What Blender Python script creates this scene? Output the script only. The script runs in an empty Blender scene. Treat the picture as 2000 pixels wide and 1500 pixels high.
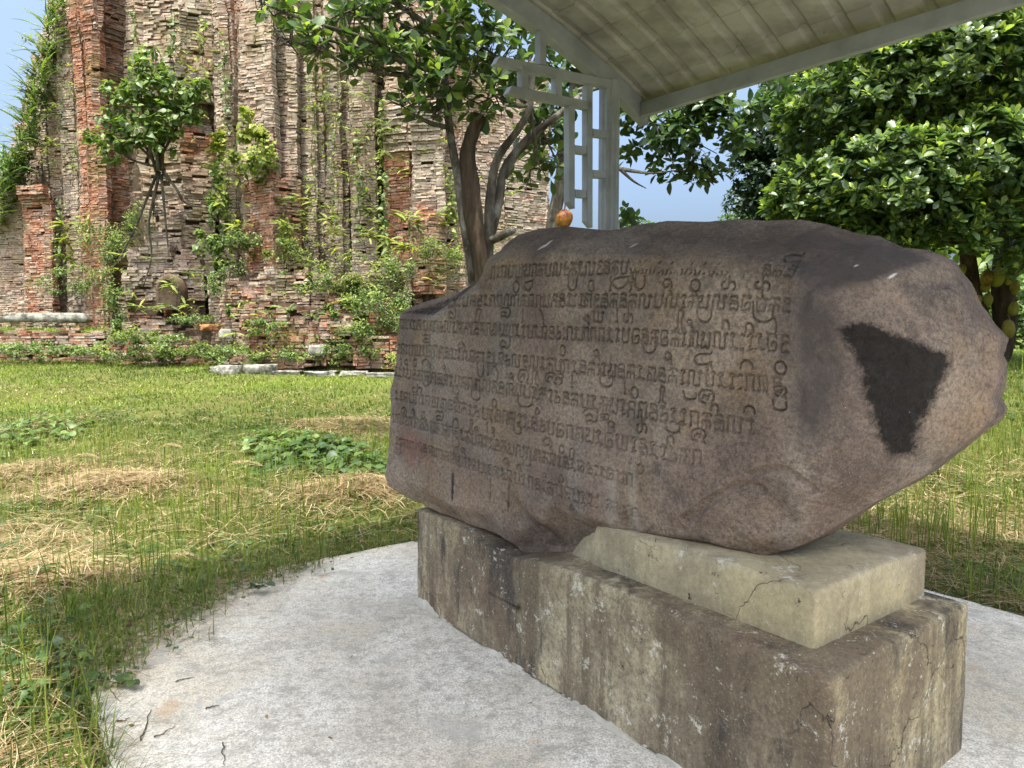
import bpy, bmesh, math, random
import numpy as np
from mathutils import Vector, Matrix, geometry
random.seed(7); RNG = np.random.default_rng(11)
SC = bpy.context.scene
COL = SC.collection
R = math.radians
# ------------------------------------------------------------------ camera, sky, sun, exposure
F, PITCH, CAMH = 1387.0, R(4.13), 1.5
cd = bpy.data.cameras.new('camera'); cam = bpy.data.objects.new('camera', cd); COL.objects.link(cam)
cam.location = (0, 0, CAMH); cam.rotation_euler = (R(90) - PITCH, 0, 0)
cd.sensor_width = 36; cd.lens = 36 * F / 2000; cd.clip_start = .05; cd.clip_end = 2000
SC.camera = cam
SUN_EL, SUN_AZ = R(72), R(197)          # azimuth of the sun, clockwise from +Y (behind the camera, a little left)
W = bpy.data.worlds.new('World'); SC.world = W; W.use_nodes = True
wn = W.node_tree; bg = wn.nodes['Background']
sky = wn.nodes.new('ShaderNodeTexSky'); sky.sky_type = 'NISHITA'; sky.sun_disc = False
sky.sun_elevation = SUN_EL; sky.sun_rotation = SUN_AZ
sky.air_density = 0.65; sky.dust_density = 10.0; sky.ozone_density = 5.0; sky.altitude = 10
wn.links.new(sky.outputs[0], bg.inputs[0]); bg.inputs[1].default_value = 0.15
sl = bpy.data.lights.new('sun', 'SUN'); sl.energy = 2.3; sl.angle = R(0.55); sl.color = (1, .95, .87)
so = bpy.data.objects.new('sun', sl); COL.objects.link(so)
sdir = Vector((math.sin(SUN_AZ) * math.cos(SUN_EL), math.cos(SUN_AZ) * math.cos(SUN_EL), math.sin(SUN_EL)))
so.rotation_euler = sdir.to_track_quat('Z', 'Y').to_euler(); so.location = (0, 0, 30)
SC.view_settings.view_transform = 'Standard'; SC.view_settings.look = 'None'
SC.view_settings.exposure = 1.86; SC.view_settings.gamma = 1.0
SC.view_settings.use_white_balance = True; SC.view_settings.white_balance_temperature = 6600; SC.view_settings.white_balance_tint = 0
SC.cycles.max_bounces = 8; SC.cycles.diffuse_bounces = 3; SC.cycles.transparent_max_bounces = 8
SC.cycles.use_denoising = True

# ------------------------------------------------------------------ measuring tool: photo pixel -> point in the place
CAMP = np.array([0, 0, CAMH]); FW = np.array([0, math.cos(PITCH), -math.sin(PITCH)]); UP = np.array([0, math.sin(PITCH), math.cos(PITCH)])
def ray(px, py):
    return np.array([(px - 1000) / F, 0, 0]) + UP * (-(py - 750) / F) + FW
def at(px, py, y): d = ray(px, py); return CAMP + d * (y / d[1])
def onz(px, py, z): d = ray(px, py); return CAMP + d * ((z - CAMH) / d[2])
def onplane(px, py, p0, n): d = ray(px, py); return CAMP + d * (np.dot(p0 - CAMP, n) / np.dot(d, n))
def proj(p):
    p = np.asarray(p, float) - CAMP; w = p @ FW
    return 1000 + F * p[..., 0] / w, 750 - F * (p @ UP) / w

# ------------------------------------------------------------------ numpy noise
def _hash(ix, iy, s):
    h = (ix.astype(np.int64) * 374761393 + iy.astype(np.int64) * 668265263 + s * 1274126177) & 0xffffffff
    h = ((h ^ (h >> 13)) * 1274126177) & 0xffffffff
    return ((h ^ (h >> 16)) & 0xffff) / 65535.0
def vnoise(x, y, s=0):
    x = np.asarray(x, float); y = np.asarray(y, float)
    ix = np.floor(x); iy = np.floor(y); fx = x - ix; fy = y - iy
    fx = fx * fx * (3 - 2 * fx); fy = fy * fy * (3 - 2 * fy)
    a = _hash(ix, iy, s); b = _hash(ix + 1, iy, s); c = _hash(ix, iy + 1, s); d = _hash(ix + 1, iy + 1, s)
    return (a + (b - a) * fx) * (1 - fy) + (c + (d - c) * fx) * fy - .5
def fbm(x, y, s=0, o=4):
    v = 0; a = 1.0
    for i in range(o):
        v = v + a * vnoise(x * 2 ** i, y * 2 ** i, s + i * 17); a *= .5
    return v
def sstep(x, a, b):
    t = np.clip((np.asarray(x, float) - a) / (b - a), 0, 1); return t * t * (3 - 2 * t)

# ------------------------------------------------------------------ mesh + object helpers
def mesh(name, V, Fc, mat=None, smooth=False, attr=None):
    V = np.asarray(V, np.float32); me = bpy.data.meshes.new(name)
    if isinstance(Fc, np.ndarray):
        n, k = Fc.shape
        me.vertices.add(len(V)); me.vertices.foreach_set('co', V.ravel())
        me.loops.add(n * k); me.loops.foreach_set('vertex_index', Fc.astype(np.int32).ravel())
        me.polygons.add(n); me.polygons.foreach_set('loop_start', np.arange(0, n * k, k, dtype=np.int32))
        me.polygons.foreach_set('loop_total', np.full(n, k, np.int32))
        me.update(calc_edges=True)
    else:
        me.from_pydata(V.tolist(), [], Fc); me.update()
    if attr:
        for an, av in attr.items():
            av = np.asarray(av, np.float32)
            if av.ndim == 1:
                a = me.attributes.new(an, 'FLOAT', 'POINT'); a.data.foreach_set('value', av)
            else:
                a = me.attributes.new(an, 'FLOAT_VECTOR', 'POINT'); a.data.foreach_set('vector', av.ravel())
    if mat: me.materials.append(mat)
    me.polygons.foreach_set('use_smooth', np.full(len(me.polygons), bool(smooth)))
    return me
def obj(name, me, parent=None, label=None, cat=None, group=None, kind=None, loc=None):
    o = bpy.data.objects.new(name, me); COL.objects.link(o)
    if parent: o.parent = parent
    if label: o['label'] = label
    if cat: o['category'] = cat
    if group: o['group'] = group
    if kind: o['kind'] = kind
    if loc is not None: o.location = loc
    return o
def thing(name, loc, label, cat, group=None):
    return obj(name, None, None, label, cat, group, None, loc)
def local(o, V):                                  # world vertices -> the thing's own frame (things are only translated)
    return np.asarray(V, float) - np.array(o.location)
class MB:
    def __init__(s): s.V = []; s.F = []; s.n = 0
    def add(s, V, Fc):
        V = np.asarray(V, float); s.V.append(V); s.F += [tuple(int(i) + s.n for i in f) for f in Fc]; s.n += len(V)
    def box(s, c, ex, ey, ez):
        c, ex, ey, ez = (np.asarray(a, float) for a in (c, ex, ey, ez))
        s.add([c + i * ex + j * ey + k * ez for k in (-1, 1) for j in (-1, 1) for i in (-1, 1)],
              [(0, 2, 3, 1), (4, 5, 7, 6), (0, 1, 5, 4), (2, 6, 7, 3), (0, 4, 6, 2), (1, 3, 7, 5)])
    def tube(s, pts, rad, seg=8, cap=True, wob=0, seed=0):
        pts = np.asarray(pts, float); n = len(pts); rad = np.broadcast_to(rad, n); rg = np.random.default_rng(seed)
        T = np.gradient(pts, axis=0); T /= np.linalg.norm(T, axis=1)[:, None] + 1e-9
        ref = np.array([1, 0, 0]) if abs(T[0][0]) < .8 else np.array([0, 1, 0])
        V = []
        ph = rg.random(5) * 6
        for i in range(n):
            a = np.cross(T[i], ref); a /= np.linalg.norm(a); b = np.cross(T[i], a)
            th = np.linspace(0, 2 * math.pi, seg, endpoint=False)
            rr = rad[i] * (1 + wob * (np.sin(2 * th + ph[0] + i * .3) + .7 * np.sin(3 * th + ph[1] - i * .45) + .5 * np.sin(5 * th + ph[2] + i * .8)))
            V.append(pts[i] + np.cos(th)[:, None] * a * rr[:, None] + np.sin(th)[:, None] * b * rr[:, None])
        Fc = [(i * seg + j, i * seg + (j + 1) % seg, (i + 1) * seg + (j + 1) % seg, (i + 1) * seg + j) for i in range(n - 1) for j in range(seg)]
        if cap: Fc += [tuple(range(seg - 1, -1, -1)), tuple(range((n - 1) * seg, n * seg))]
        s.add(np.concatenate(V), Fc)
    def me(s, name, mat, smooth=False, off=None, attr=None):
        V = np.concatenate(s.V)
        if off is not None: V = V - np.array(off)
        return mesh(name, V, s.F, mat, smooth, attr)
def spline(pts, n):
    pts = np.asarray(pts, float); k = len(pts)
    P = np.vstack([2 * pts[0] - pts[1], pts, 2 * pts[-1] - pts[-2]]); out = []
    for u in np.linspace(0, k - 1 - 1e-6, n):
        i = int(u); t = u - i; a, b, c, d = P[i:i + 4]
        out.append(.5 * (2 * b + (c - a) * t + (2 * a - 5 * b + 4 * c - d) * t * t + (3 * b - 3 * c + d - a) * t ** 3))
    return np.array(out)

# ------------------------------------------------------------------ material helpers
class G:
    def __init__(s, name):
        s.m = bpy.data.materials.new(name); s.m.use_nodes = True; s.nt = s.m.node_tree
        s.b = s.nt.nodes['Principled BSDF']; s.out = s.nt.nodes['Material Output']
        s.pos = s.nt.nodes.new('ShaderNodeNewGeometry').outputs['Position']
    def n(s, t, **k):
        nd = s.nt.nodes.new(t)
        for a, v in k.items(): setattr(nd, a, v)
        return nd
    def put(s, sock, v):
        if hasattr(v, 'is_output'): s.nt.links.new(v, sock)
        else:
            if isinstance(v, (tuple, list)) and len(v) == 3 and sock.type == 'RGBA': v = (*v, 1)
            sock.default_value = v
    def noise(s, scale, detail=4, rough=.55, vec=None, dist=0, stretch=None):
        vec = vec or s.pos
        if stretch:
            mp = s.n('ShaderNodeMapping'); s.put(mp.inputs['Vector'], vec); mp.inputs['Scale'].default_value = stretch; vec = mp.outputs[0]
        nd = s.n('ShaderNodeTexNoise'); s.put(nd.inputs['Vector'], vec)
        nd.inputs['Scale'].default_value = scale; nd.inputs['Detail'].default_value = detail; nd.inputs['Roughness'].default_value = rough; nd.inputs['Distortion'].default_value = dist
        return nd.outputs[0]
    def vor(s, scale, out='Distance', feature='F1', vec=None):
        nd = s.n('ShaderNodeTexVoronoi', feature=feature); s.put(nd.inputs['Vector'], vec or s.pos); nd.inputs['Scale'].default_value = scale
        return nd.outputs[out]
    def ramp(s, fac, *st):
        nd = s.n('ShaderNodeValToRGB'); s.put(nd.inputs[0], fac); e = nd.color_ramp.elements
        while len(e) < len(st): e.new(.5)
        for i, (p, c) in enumerate(st):
            e[i].position = p; e[i].color = (*c, 1) if isinstance(c, (tuple, list)) else (c, c, c, 1)
        return nd.outputs[0]
    def mix(s, fac, a, b, mode='MIX'):
        nd = s.n('ShaderNodeMix', data_type='RGBA', blend_type=mode); s.put(nd.inputs[0], fac); s.put(nd.inputs[6], a); s.put(nd.inputs[7], b)
        return nd.outputs[2]
    def math(s, op, a, b=0.0, clamp=False):
        nd = s.n('ShaderNodeMath', operation=op, use_clamp=clamp); s.put(nd.inputs[0], a); s.put(nd.inputs[1], b); return nd.outputs[0]
    def attr(s, name, out='Fac'): return s.n('ShaderNodeAttribute', attribute_name=name).outputs[out]
    def orand(s): return s.n('ShaderNodeObjectInfo').outputs['Random']
    def col(s, c, rough=.8, spec=.3):
        s.put(s.b.inputs['Base Color'], c); s.put(s.b.inputs['Roughness'], rough); s.b.inputs['Specular IOR Level'].default_value = spec; return s
    def bump(s, h, strength=.4, dist=.01):
        nd = s.n('ShaderNodeBump'); nd.inputs['Strength'].default_value = strength; nd.inputs['Distance'].default_value = dist
        s.put(nd.inputs['Height'], h); s.nt.links.new(nd.outputs[0], s.b.inputs['Normal']); return s
    def translucent(s, c, f=.35):
        tr = s.n('ShaderNodeBsdfTranslucent'); s.put(tr.inputs[0], c); mx = s.n('ShaderNodeMixShader'); mx.inputs[0].default_value = f
        s.nt.links.new(s.b.outputs[0], mx.inputs[1]); s.nt.links.new(tr.outputs[0], mx.inputs[2]); s.nt.links.new(mx.outputs[0], s.out.inputs[0]); return s
M = {}
# weathered sandstone of the stele (stains carry shapes of their own in the 'stain' attribute: black crust / pale lime / reddish)
g = G('sandstone'); st = g.n('ShaderNodeSeparateXYZ'); g.put(st.inputs[0], g.attr('stain', 'Vector'))
c = g.ramp(g.noise(1.7, 6, .65), (.36, (.155, .116, .104)), (.48, (.265, .197, .166)), (.62, (.41, .32, .26)))
c = g.mix(g.ramp(g.noise(3.5, 4, .6, stretch=(1, 1, .16)), (.48, 0.0), (.62, .6)), c, (.31, .27, .24))
c = g.mix(g.ramp(g.noise(2.4, 5, .6), (.5, 0.0), (.62, .6)), c, (.29, .20, .125))
c = g.mix(g.math('MULTIPLY', st.outputs[2], .8), c, (.27, .125, .10))
c = g.mix(g.ramp(g.noise(5, 7, .75), (.5, 0.0), (.64, .65)), c, (.095, .08, .075))
c = g.mix(g.ramp(g.noise(70, 5, .8), (.34, .8), (.6, 0.0)), c, (.07, .055, .047))
c = g.mix(g.ramp(g.noise(120, 3, .8), (.56, 0.0), (.74, .6)), c, (.43, .375, .32))
gr_ = g.math('MULTIPLY', g.attr('grime'), g.math('ADD', .35, g.math('MULTIPLY', g.noise(26, 7, .85), 1.3)))
c = g.mix(g.math('MINIMUM', g.math('MULTIPLY', gr_, g.ramp(g.noise(4, 6, .7), (.36, .55), (.6, 1.0))), .9), c, (.075, .063, .062))
bl = g.math('ADD', st.outputs[0], g.math('MULTIPLY', g.math('SUBTRACT', g.noise(32, 7, .85), .5), 1.5))
bl = g.math('ADD', bl, g.math('MULTIPLY', g.math('SUBTRACT', g.noise(6, 4, .6), .5), .55))
c = g.mix(g.math('MULTIPLY', g.ramp(bl, (.34, 0.0), (.74, 1.0)), .94), c, g.ramp(g.noise(40, 5, .8), (.36, (.005, .0045, .005)), (.62, (.022, .020, .0205))))
c = g.mix(g.math('MULTIPLY', st.outputs[1], .9), c, (.62, .60, .56))
c = g.mix(g.ramp(g.vor(11), (.012, .8), (.02, 0.0)), c, (.6, .58, .54))
g.col(c, g.ramp(g.noise(40), (.3, .8), (.7, .95)), .12)
hh_ = g.math('ADD', g.noise(38, 7, .75), g.math('MULTIPLY', g.noise(190, 4, .8), .7))
hh_ = g.math('SUBTRACT', hh_, g.math('MULTIPLY', g.ramp(g.vor(60), (.0, 1.0), (.28, 0.0)), .5))
g.bump(hh_, .9, .006); M['stone'] = g.m
# stained old concrete of the pedestal
g = G('stained_concrete'); pale_ = g.attr('pale')
c = g.ramp(g.noise(2.6, 6, .65), (.36, (.31, .26, .18)), (.5, (.48, .415, .29)), (.62, (.64, .565, .41)))
c = g.mix(g.ramp(g.noise(1.3, 4, .55), (.47, 0.0), (.6, .7)), c, (.56, .47, .27))
k_ = g.math('SUBTRACT', 1.0, g.math('MULTIPLY', pale_, .8))
def lay(f, w): return g.math('MULTIPLY', g.ramp(f, (w[0], 0.0), (w[1], w[2])), k_)
c = g.mix(lay(g.noise(4.2, 7, .72, stretch=(1, 1, .10)), (.45, .58, .85)), c, (.13, .10, .07))
c = g.mix(lay(g.noise(1.5, 7, .72, stretch=(1, 1, .55)), (.46, .57, .85)), c, (.155, .115, .082))
c = g.mix(lay(g.noise(3.1, 7, .75, stretch=(1, 1, .35)), (.53, .62, .95)), c, (.05, .047, .045))
c = g.mix(g.ramp(g.noise(1.9, 4, .5), (.6, 0.0), (.75, .35)), c, (.30, .15, .10))
c = g.mix(g.math('MULTIPLY', g.ramp(g.noise(45, 6, .85), (.38, .75), (.58, 0.0)), g.math('SUBTRACT', 1.0, g.math('MULTIPLY', pale_, .55))), c, (.11, .088, .062))
c = g.mix(g.ramp(g.noise(110, 4, .8), (.55, 0.0), (.75, .5)), c, (.60, .56, .46))
c = g.mix(g.ramp(g.noise(8.5, 7, .85), (.585, 0.0), (.625, .9)), c, (.60, .57, .49))
c = g.mix(g.ramp(g.vor(19), (.04, .9), (.07, 0.0)), c, (.60, .57, .50))
c = g.mix(g.ramp(g.noise(14, 5, .8), (.33, .9), (.37, 0.0)), c, (.045, .037, .03))
wv = g.n('ShaderNodeVectorMath', operation='ADD'); g.put(wv.inputs[0], g.pos); nz_ = g.n('ShaderNodeTexNoise'); nz_.inputs['Scale'].default_value = 5; nz_.inputs['Detail'].default_value = 5; g.put(nz_.inputs['Vector'], g.pos)
sc_ = g.n('ShaderNodeVectorMath', operation='SCALE'); g.put(sc_.inputs[0], nz_.outputs[1]); sc_.inputs['Scale'].default_value = .35; g.put(wv.inputs[1], sc_.outputs[0])
ck = g.math('MULTIPLY', g.ramp(g.vor(1.7, 'Distance', 'DISTANCE_TO_EDGE', wv.outputs[0]), (.0, 1.0), (.006, 0.0)), g.ramp(g.noise(1.3, 2), (.5, 0.0), (.6, 1.0)))
c = g.mix(ck, c, (.05, .04, .03))
hh_ = g.math('ADD', g.noise(24, 8, .8), g.math('MULTIPLY', g.noise(160, 4, .8), .8)); hh_ = g.math('SUBTRACT', hh_, g.math('MULTIPLY', ck, .8))
hh_ = g.math('SUBTRACT', hh_, g.ramp(g.vor(26), (.05, .7), (.12, 0.0)))
g.col(c, .85, .2).bump(hh_, .8, .006); M['pedestal'] = g.m
# pale cement floor slab
g = G('pale_cement')
c = g.ramp(g.noise(1.2, 6, .65), (.38, (.58, .53, .455)), (.5, (.75, .71, .64)), (.62, (.86, .83, .775)))
c = g.mix(g.ramp(g.noise(.8, 5, .6), (.49, 0.0), (.6, .65)), c, (.62, .53, .39))
c = g.mix(g.ramp(g.noise(5, 8, .82), (.40, .75), (.5, 0.0)), c, (.36, .335, .295))
c = g.mix(g.ramp(g.noise(24, 7, .85), (.40, .8), (.52, 0.0)), c, (.33, .305, .265))
c = g.mix(g.ramp(g.noise(110, 5, .85), (.40, .8), (.56, 0.0)), c, (.26, .235, .20))
c = g.mix(g.ramp(g.noise(60, 5, .85), (.54, 0.0), (.68, .6)), c, (.80, .785, .75))
c = g.mix(g.ramp(g.vor(3.1), (.035, .6), (.06, 0.0)), c, (.40, .385, .36))
c = g.mix(g.ramp(g.noise(2.6, 6, .7), (.59, 0.0), (.64, .65)), c, (.42, .40, .375))
c = g.mix(g.ramp(g.noise(3.1, 3, .4), (.69, 0.0), (.73, .5)), c, (.45, .30, .18))
wv = g.n('ShaderNodeVectorMath', operation='ADD'); g.put(wv.inputs[0], g.pos); nz_ = g.n('ShaderNodeTexNoise'); nz_.inputs['Scale'].default_value = 3; nz_.inputs['Detail'].default_value = 6; g.put(nz_.inputs['Vector'], g.pos)
sc_ = g.n('ShaderNodeVectorMath', operation='SCALE'); g.put(sc_.inputs[0], nz_.outputs[1]); sc_.inputs['Scale'].default_value = .5; g.put(wv.inputs[1], sc_.outputs[0])
ck = g.math('MULTIPLY', g.ramp(g.vor(.9, 'Distance', 'DISTANCE_TO_EDGE', wv.outputs[0]), (.0, 1.0), (.004, 0.0)), g.ramp(g.noise(1.1, 2), (.5, 0.0), (.58, .8)))
c = g.mix(ck, c, (.17, .15, .12))
hh_ = g.math('ADD', g.noise(16, 8, .8), g.math('MULTIPLY', g.noise(130, 4, .8), .8)); hh_ = g.math('SUBTRACT', hh_, g.math('MULTIPLY', ck, .6))
g.col(c, .9, .15).bump(hh_, .55, .006); M['cement'] = g.m
g = G('grey_mortar'); c = g.ramp(g.noise(14, 5, .7), (.3, (.36, .34, .29)), (.7, (.52, .49, .43)))
g.col(c, .9, .15).bump(g.noise(60, 5, .7), .5, .006); M['mortar'] = g.m
# tower bricks: attribute tint = (per-brick random, redness, weathering plus shade painted on some faces)
g = G('tower_brick'); st = g.n('ShaderNodeSeparateXYZ'); g.put(st.inputs[0], g.attr('tint', 'Vector'))
red = g.mix(st.outputs[0], (.25, .105, .066), (.37, .165, .10))
red = g.mix(g.ramp(g.noise(5, 4, .7), (.45, 0.0), (.65, .6)), red, (.27, .15, .105))
lich = g.mix(st.outputs[0], (.38, .30, .24), (.45, .365, .295))
lich = g.mix(g.ramp(g.noise(1.1, 5, .65, stretch=(1, 1, .5)), (.45, 0.0), (.64, .8)), lich, (.27, .165, .12))
fac = g.math('ADD', st.outputs[1], g.math('MULTIPLY', g.math('SUBTRACT', g.noise(1.3, 6, .72), .5), 1.9))
c = g.mix(g.ramp(fac, (.4, 0.0), (.6, 1.0)), lich, red)
c = g.mix(g.ramp(g.noise(2.6, 6, .75), (.5, 0.0), (.6, .55)), c, (.36, .325, .285))
c = g.mix(g.ramp(g.noise(7, 7, .8), (.54, 0.0), (.63, .55)), c, (.50, .455, .40))
so_ = g.math('ADD', st.outputs[2], g.math('MULTIPLY', g.math('SUBTRACT', g.noise(2.1, 6, .75, stretch=(1, 1, .5)), .5), 1.6))
c = g.mix(g.math('MULTIPLY', g.ramp(so_, (.43, 0.0), (.76, 1.0)), .8), c, (.085, .067, .05))
c = g.mix(g.ramp(g.noise(.8, 6, .75), (.50, 0.0), (.62, .6)), c, (.165, .145, .06))
c = g.mix(g.ramp(g.noise(22, 5, .8), (.36, .6), (.5, 0.0)), c, (.11, .08, .06))
g.col(c, .95, .08).bump(g.noise(40, 6, .8), .7, .02); M['brick'] = g.m
g = G('old_mortar_core'); c = g.ramp(g.noise(3, 5, .7), (.3, (.05, .038, .028)), (.7, (.15, .105, .075))); g.col(c, .95, .05).bump(g.noise(20, 5, .7), .6, .03); M['core'] = g.m
g = G('grey_stone'); c = g.ramp(g.noise(7, 5, .7), (.38, (.09, .085, .07)), (.5, (.20, .19, .165)), (.64, (.36, .345, .31))); g.col(c, .9, .15).bump(g.noise(25, 5, .7), .6, .02); M['greystone'] = g.m
# painted steel of the shelter
g = G('white_paint'); c = g.ramp(g.noise(3, 4, .6), (.4, (.20, .215, .25)), (.6, (.27, .29, .335)))
c = g.mix(g.ramp(g.noise(30, 5, .8), (.3, .35), (.45, 0.0)), c, (.26, .24, .21)); g.col(c, .5, .4).bump(g.noise(80, 3, .6), .1, .002); M['paint'] = g.m
g = G('roof_sheet'); c = g.ramp(g.noise(2.5, 4, .6, stretch=(1, 1, 3)), (.38, (.21, .205, .195)), (.5, (.28, .275, .26)), (.62, (.34, .335, .32)))
c = g.mix(g.ramp(g.noise(11, 5, .8), (.3, .45), (.46, 0.0)), c, (.2, .165, .12)); c = g.mix(g.ramp(g.vor(3.3), (.02, .9), (.035, 0.0)), c, (.05, .04, .03))
g.col(c, .65, .3).bump(g.noise(60, 4, .6), .15, .003); M['roof'] = g.m
# bark
g = G('pale_bark'); c = g.ramp(g.noise(6, 5, .7, stretch=(1, 1, .35)), (.36, (.035, .030, .024)), (.5, (.085, .073, .058)), (.64, (.17, .155, .13)))
c = g.mix(g.ramp(g.noise(2.3, 4, .7), (.55, 0.0), (.7, .7)), c, (.27, .27, .235)); g.col(c, .9, .1).bump(g.noise(25, 6, .8, stretch=(1, 1, .3)), .8, .03); M['bark'] = g.m
g = G('dark_bark'); c = g.ramp(g.noise(8, 5, .7, stretch=(1, 1, .2)), (.3, (.022, .016, .011)), (.55, (.075, .055, .038)), (.75, (.20, .145, .09)))
g.col(c, .92, .1).bump(g.noise(18, 6, .8, stretch=(1, 1, .2)), 1, .05); M['darkbark'] = g.m
g = G('dry_twig'); c = g.ramp(g.noise(30, 3), (.3, (.06, .04, .025)), (.7, (.16, .11, .07))); g.col(c, .9, .1); M['twig'] = g.m
# leaves
def leafmat(name, dark, mid, light, rough=.38, tr=.3, spec=.5, noise=1.2):
    g = G(name); t = g.attr('tint')
    t = g.math('ADD', t, g.math('MULTIPLY', g.math('SUBTRACT', g.noise(noise, 3, .6), .5), .35))
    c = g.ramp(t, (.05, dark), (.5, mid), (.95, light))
    g.col(c, rough, spec); g.translucent(g.mix(1.0, c, (1.5, 1.6, .8), 'MULTIPLY'), tr); M[name] = g.m
leafmat('leaf_glossy', (.028, .055, .019), (.070, .118, .029), (.31, .38, .06), .36, .36, .5)
leafmat('leaf_deep', (.014, .032, .012), (.03, .062, .018), (.07, .12, .03), .4, .2, .45)
leafmat('leaf_fern', (.035, .065, .014), (.105, .145, .026), (.27, .29, .05), .5, .4, .3, 2)
leafmat('leaf_shrub', (.034, .066, .018), (.08, .13, .03), (.19, .24, .055), .45, .35, .35, 2)
leafmat('leaf_pale', (.06, .10, .035), (.11, .16, .06), (.2, .26, .10), .6, .35, .2)
leafmat('grass_blade', (.034, .056, .013), (.088, .132, .022), (.21, .25, .045), .5, .35, .25, .8)
leafmat('straw', (.12, .075, .038), (.28, .20, .105), (.47, .38, .24), .7, .2, .15, 1.5)
leafmat('weed_leaf', (.022, .045, .014), (.055, .095, .025), (.13, .19, .045), .45, .3, .3, 2)
g = G('soil_and_turf'); c = g.ramp(g.noise(1.1, 6, .65), (.3, (.085, .09, .028)), (.5, (.115, .125, .034)), (.7, (.155, .135, .06)))
c = g.mix(g.ramp(g.noise(22, 5, .8), (.4, .6), (.6, 0.0)), c, (.055, .05, .02)); c = g.mix(g.ramp(g.noise(.5, 4, .6), (.5, 0.0), (.65, .6)), c, (.12, .16, .03))
g.col(c, .95, .05).bump(g.noise(30, 6, .8), .8, .05); M['soil'] = g.m
g = G('jackfruit_skin'); c = g.ramp(g.noise(9, 4, .6), (.38, (.10, .06, .012)), (.5, (.185, .13, .018)), (.62, (.25, .195, .028)))
c = g.mix(g.orand(), c, (.19, .20, .025)); g.col(c, .6, .3).bump(g.math('SUBTRACT', 1.0, g.vor(75)), .8, .008); M['fruit'] = g.m
g = G('orange_earth'); c = g.ramp(g.noise(9, 5, .7), (.4, (.22, .09, .04)), (.6, (.42, .22, .11))); g.col(c, .95, .05).bump(g.noise(30, 5, .8), .8, .03); M['earth'] = g.m
g = G('ripe_skin'); c = g.ramp(g.noise(11, 5, .7), (.40, (.16, .035, .012)), (.5, (.28, .11, .015)), (.60, (.34, .2, .025))); g.col(c, .5, .4).bump(g.math('SUBTRACT', 1.0, g.vor(90)), .6, .006); M['ripe'] = g.m
# ================================================================== SETTING
A0 = R(36.5); U = np.array([-math.sin(A0), math.cos(A0), 0]); Vv = np.array([math.cos(A0), math.sin(A0), 0])   # slab + pedestal axes
def uvz(u, v, z): return u * U + v * Vv + np.array([0, 0, z])
SLAB = (-.35, 4.48, .28, 4.37)
def slabdist(x, y):                                # metres outside the slab (negative inside)
    u = x * U[0] + y * U[1]; v = x * Vv[0] + y * Vv[1]
    return np.maximum(np.maximum(SLAB[0] - u, u - SLAB[1]), np.maximum(SLAB[2] - v, v - SLAB[3]))
def gz(x, y):
    x = np.asarray(x, float); y = np.asarray(y, float)
    d = slabdist(x, y)
    r = np.clip(y - 5.2, 0, None); ramp = .1 * (np.sqrt(r * r + .6) - .775)
    ramp = np.minimum(ramp, 1.02 + 0 * ramp) * 1.0
    right = .62 * sstep(x, 2.2, 5.5) * sstep(y, 4.6, 9.6)
    z = np.minimum(ramp + right, 1.12)
    z = z + .11 * fbm(x * .55, y * .55, 3, 3) * sstep(d, .2, 2) * (1 - .6 * sstep(y, 9.5, 12)) + .035 * fbm(x * 2.1, y * 2.1, 5, 3) * sstep(d, .1, 1.2) - .045
    terr = sstep(y, 15.45, 15.65) * (1 - sstep(x, -8.6, -8.3))          # low terrace before the tower's left wing
    return z * (1 - terr) + terr * (1.50 + .05 * (y - 15.5) + .04 * fbm(x * .8, y * .8, 8, 3))
# ground: fine sheet nearby stretched outwards to the horizon
def axis(lo, hi, fine0, fine1, step):
    a = list(np.arange(fine0, fine1, step)); s = step; v = fine0
    pre = []
    while v > lo: s *= 1.25; v -= s; pre.append(v)
    s = step; v = a[-1]; post = []
    while v < hi: s *= 1.25; v += s; post.append(v)
    return np.array(pre[::-1] + a + post)
gx = axis(-900, 900, -14, 12, .16); gy = axis(-200, 1500, -1, 22, .16)
X, Y = np.meshgrid(gx, gy); Z = gz(X, Y)
nx, ny = len(gx), len(gy); idx = np.arange(nx * ny).reshape(ny, nx)
Fc = np.stack([idx[:-1, :-1], idx[:-1, 1:], idx[1:, 1:], idx[1:, :-1]], -1).reshape(-1, 4)
obj('ground', mesh('ground', np.stack([X, Y, Z], -1).reshape(-1, 3), Fc, M['soil'], True), kind='structure', label='rough grassy ground rising gently towards the brick tower')
# cement slab with a slightly crumbled rim
n = 140; pu = np.linspace(0, 1, n)
def rim(t, s): return .018 * fbm(t * 30, 0 * t + s, s, 4)
loop = []
a, b, c_, d_ = SLAB
for k, t in enumerate(np.linspace(0, 1, 90, endpoint=False)): loop.append((a + (b - a) * t, c_ + rim(np.array(t), 1)))
for t in np.linspace(0, 1, 90, endpoint=False): loop.append((b + rim(np.array(t), 2), c_ + (d_ - c_) * t))
for t in np.linspace(0, 1, 90, endpoint=False): loop.append((b + (a - b) * t, d_ + rim(np.array(t), 3)))
for t in np.linspace(0, 1, 90, endpoint=False): loop.append((a + rim(np.array(t), 4), d_ + (c_ - d_) * t))
loop = np.array(loop, float); cen = loop.mean(0); N_ = len(loop)
V = []; 
rings = [(1.0, -.12), (1.0, -.012), (.997, 0.0)] + [(f, 0.0) for f in (.98, .94, .88, .8, .7, .55, .4, .25, .1)]
for f, z in rings:
    for (u, v) in loop:
        q = cen + (np.array([u, v]) - cen) * f
        zz = z + (.004 * float(fbm(q[0] * 1.3, q[1] * 1.3, 9, 2)) if z == 0 else 0)
        V.append(uvz(q[0], q[1], zz))
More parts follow.
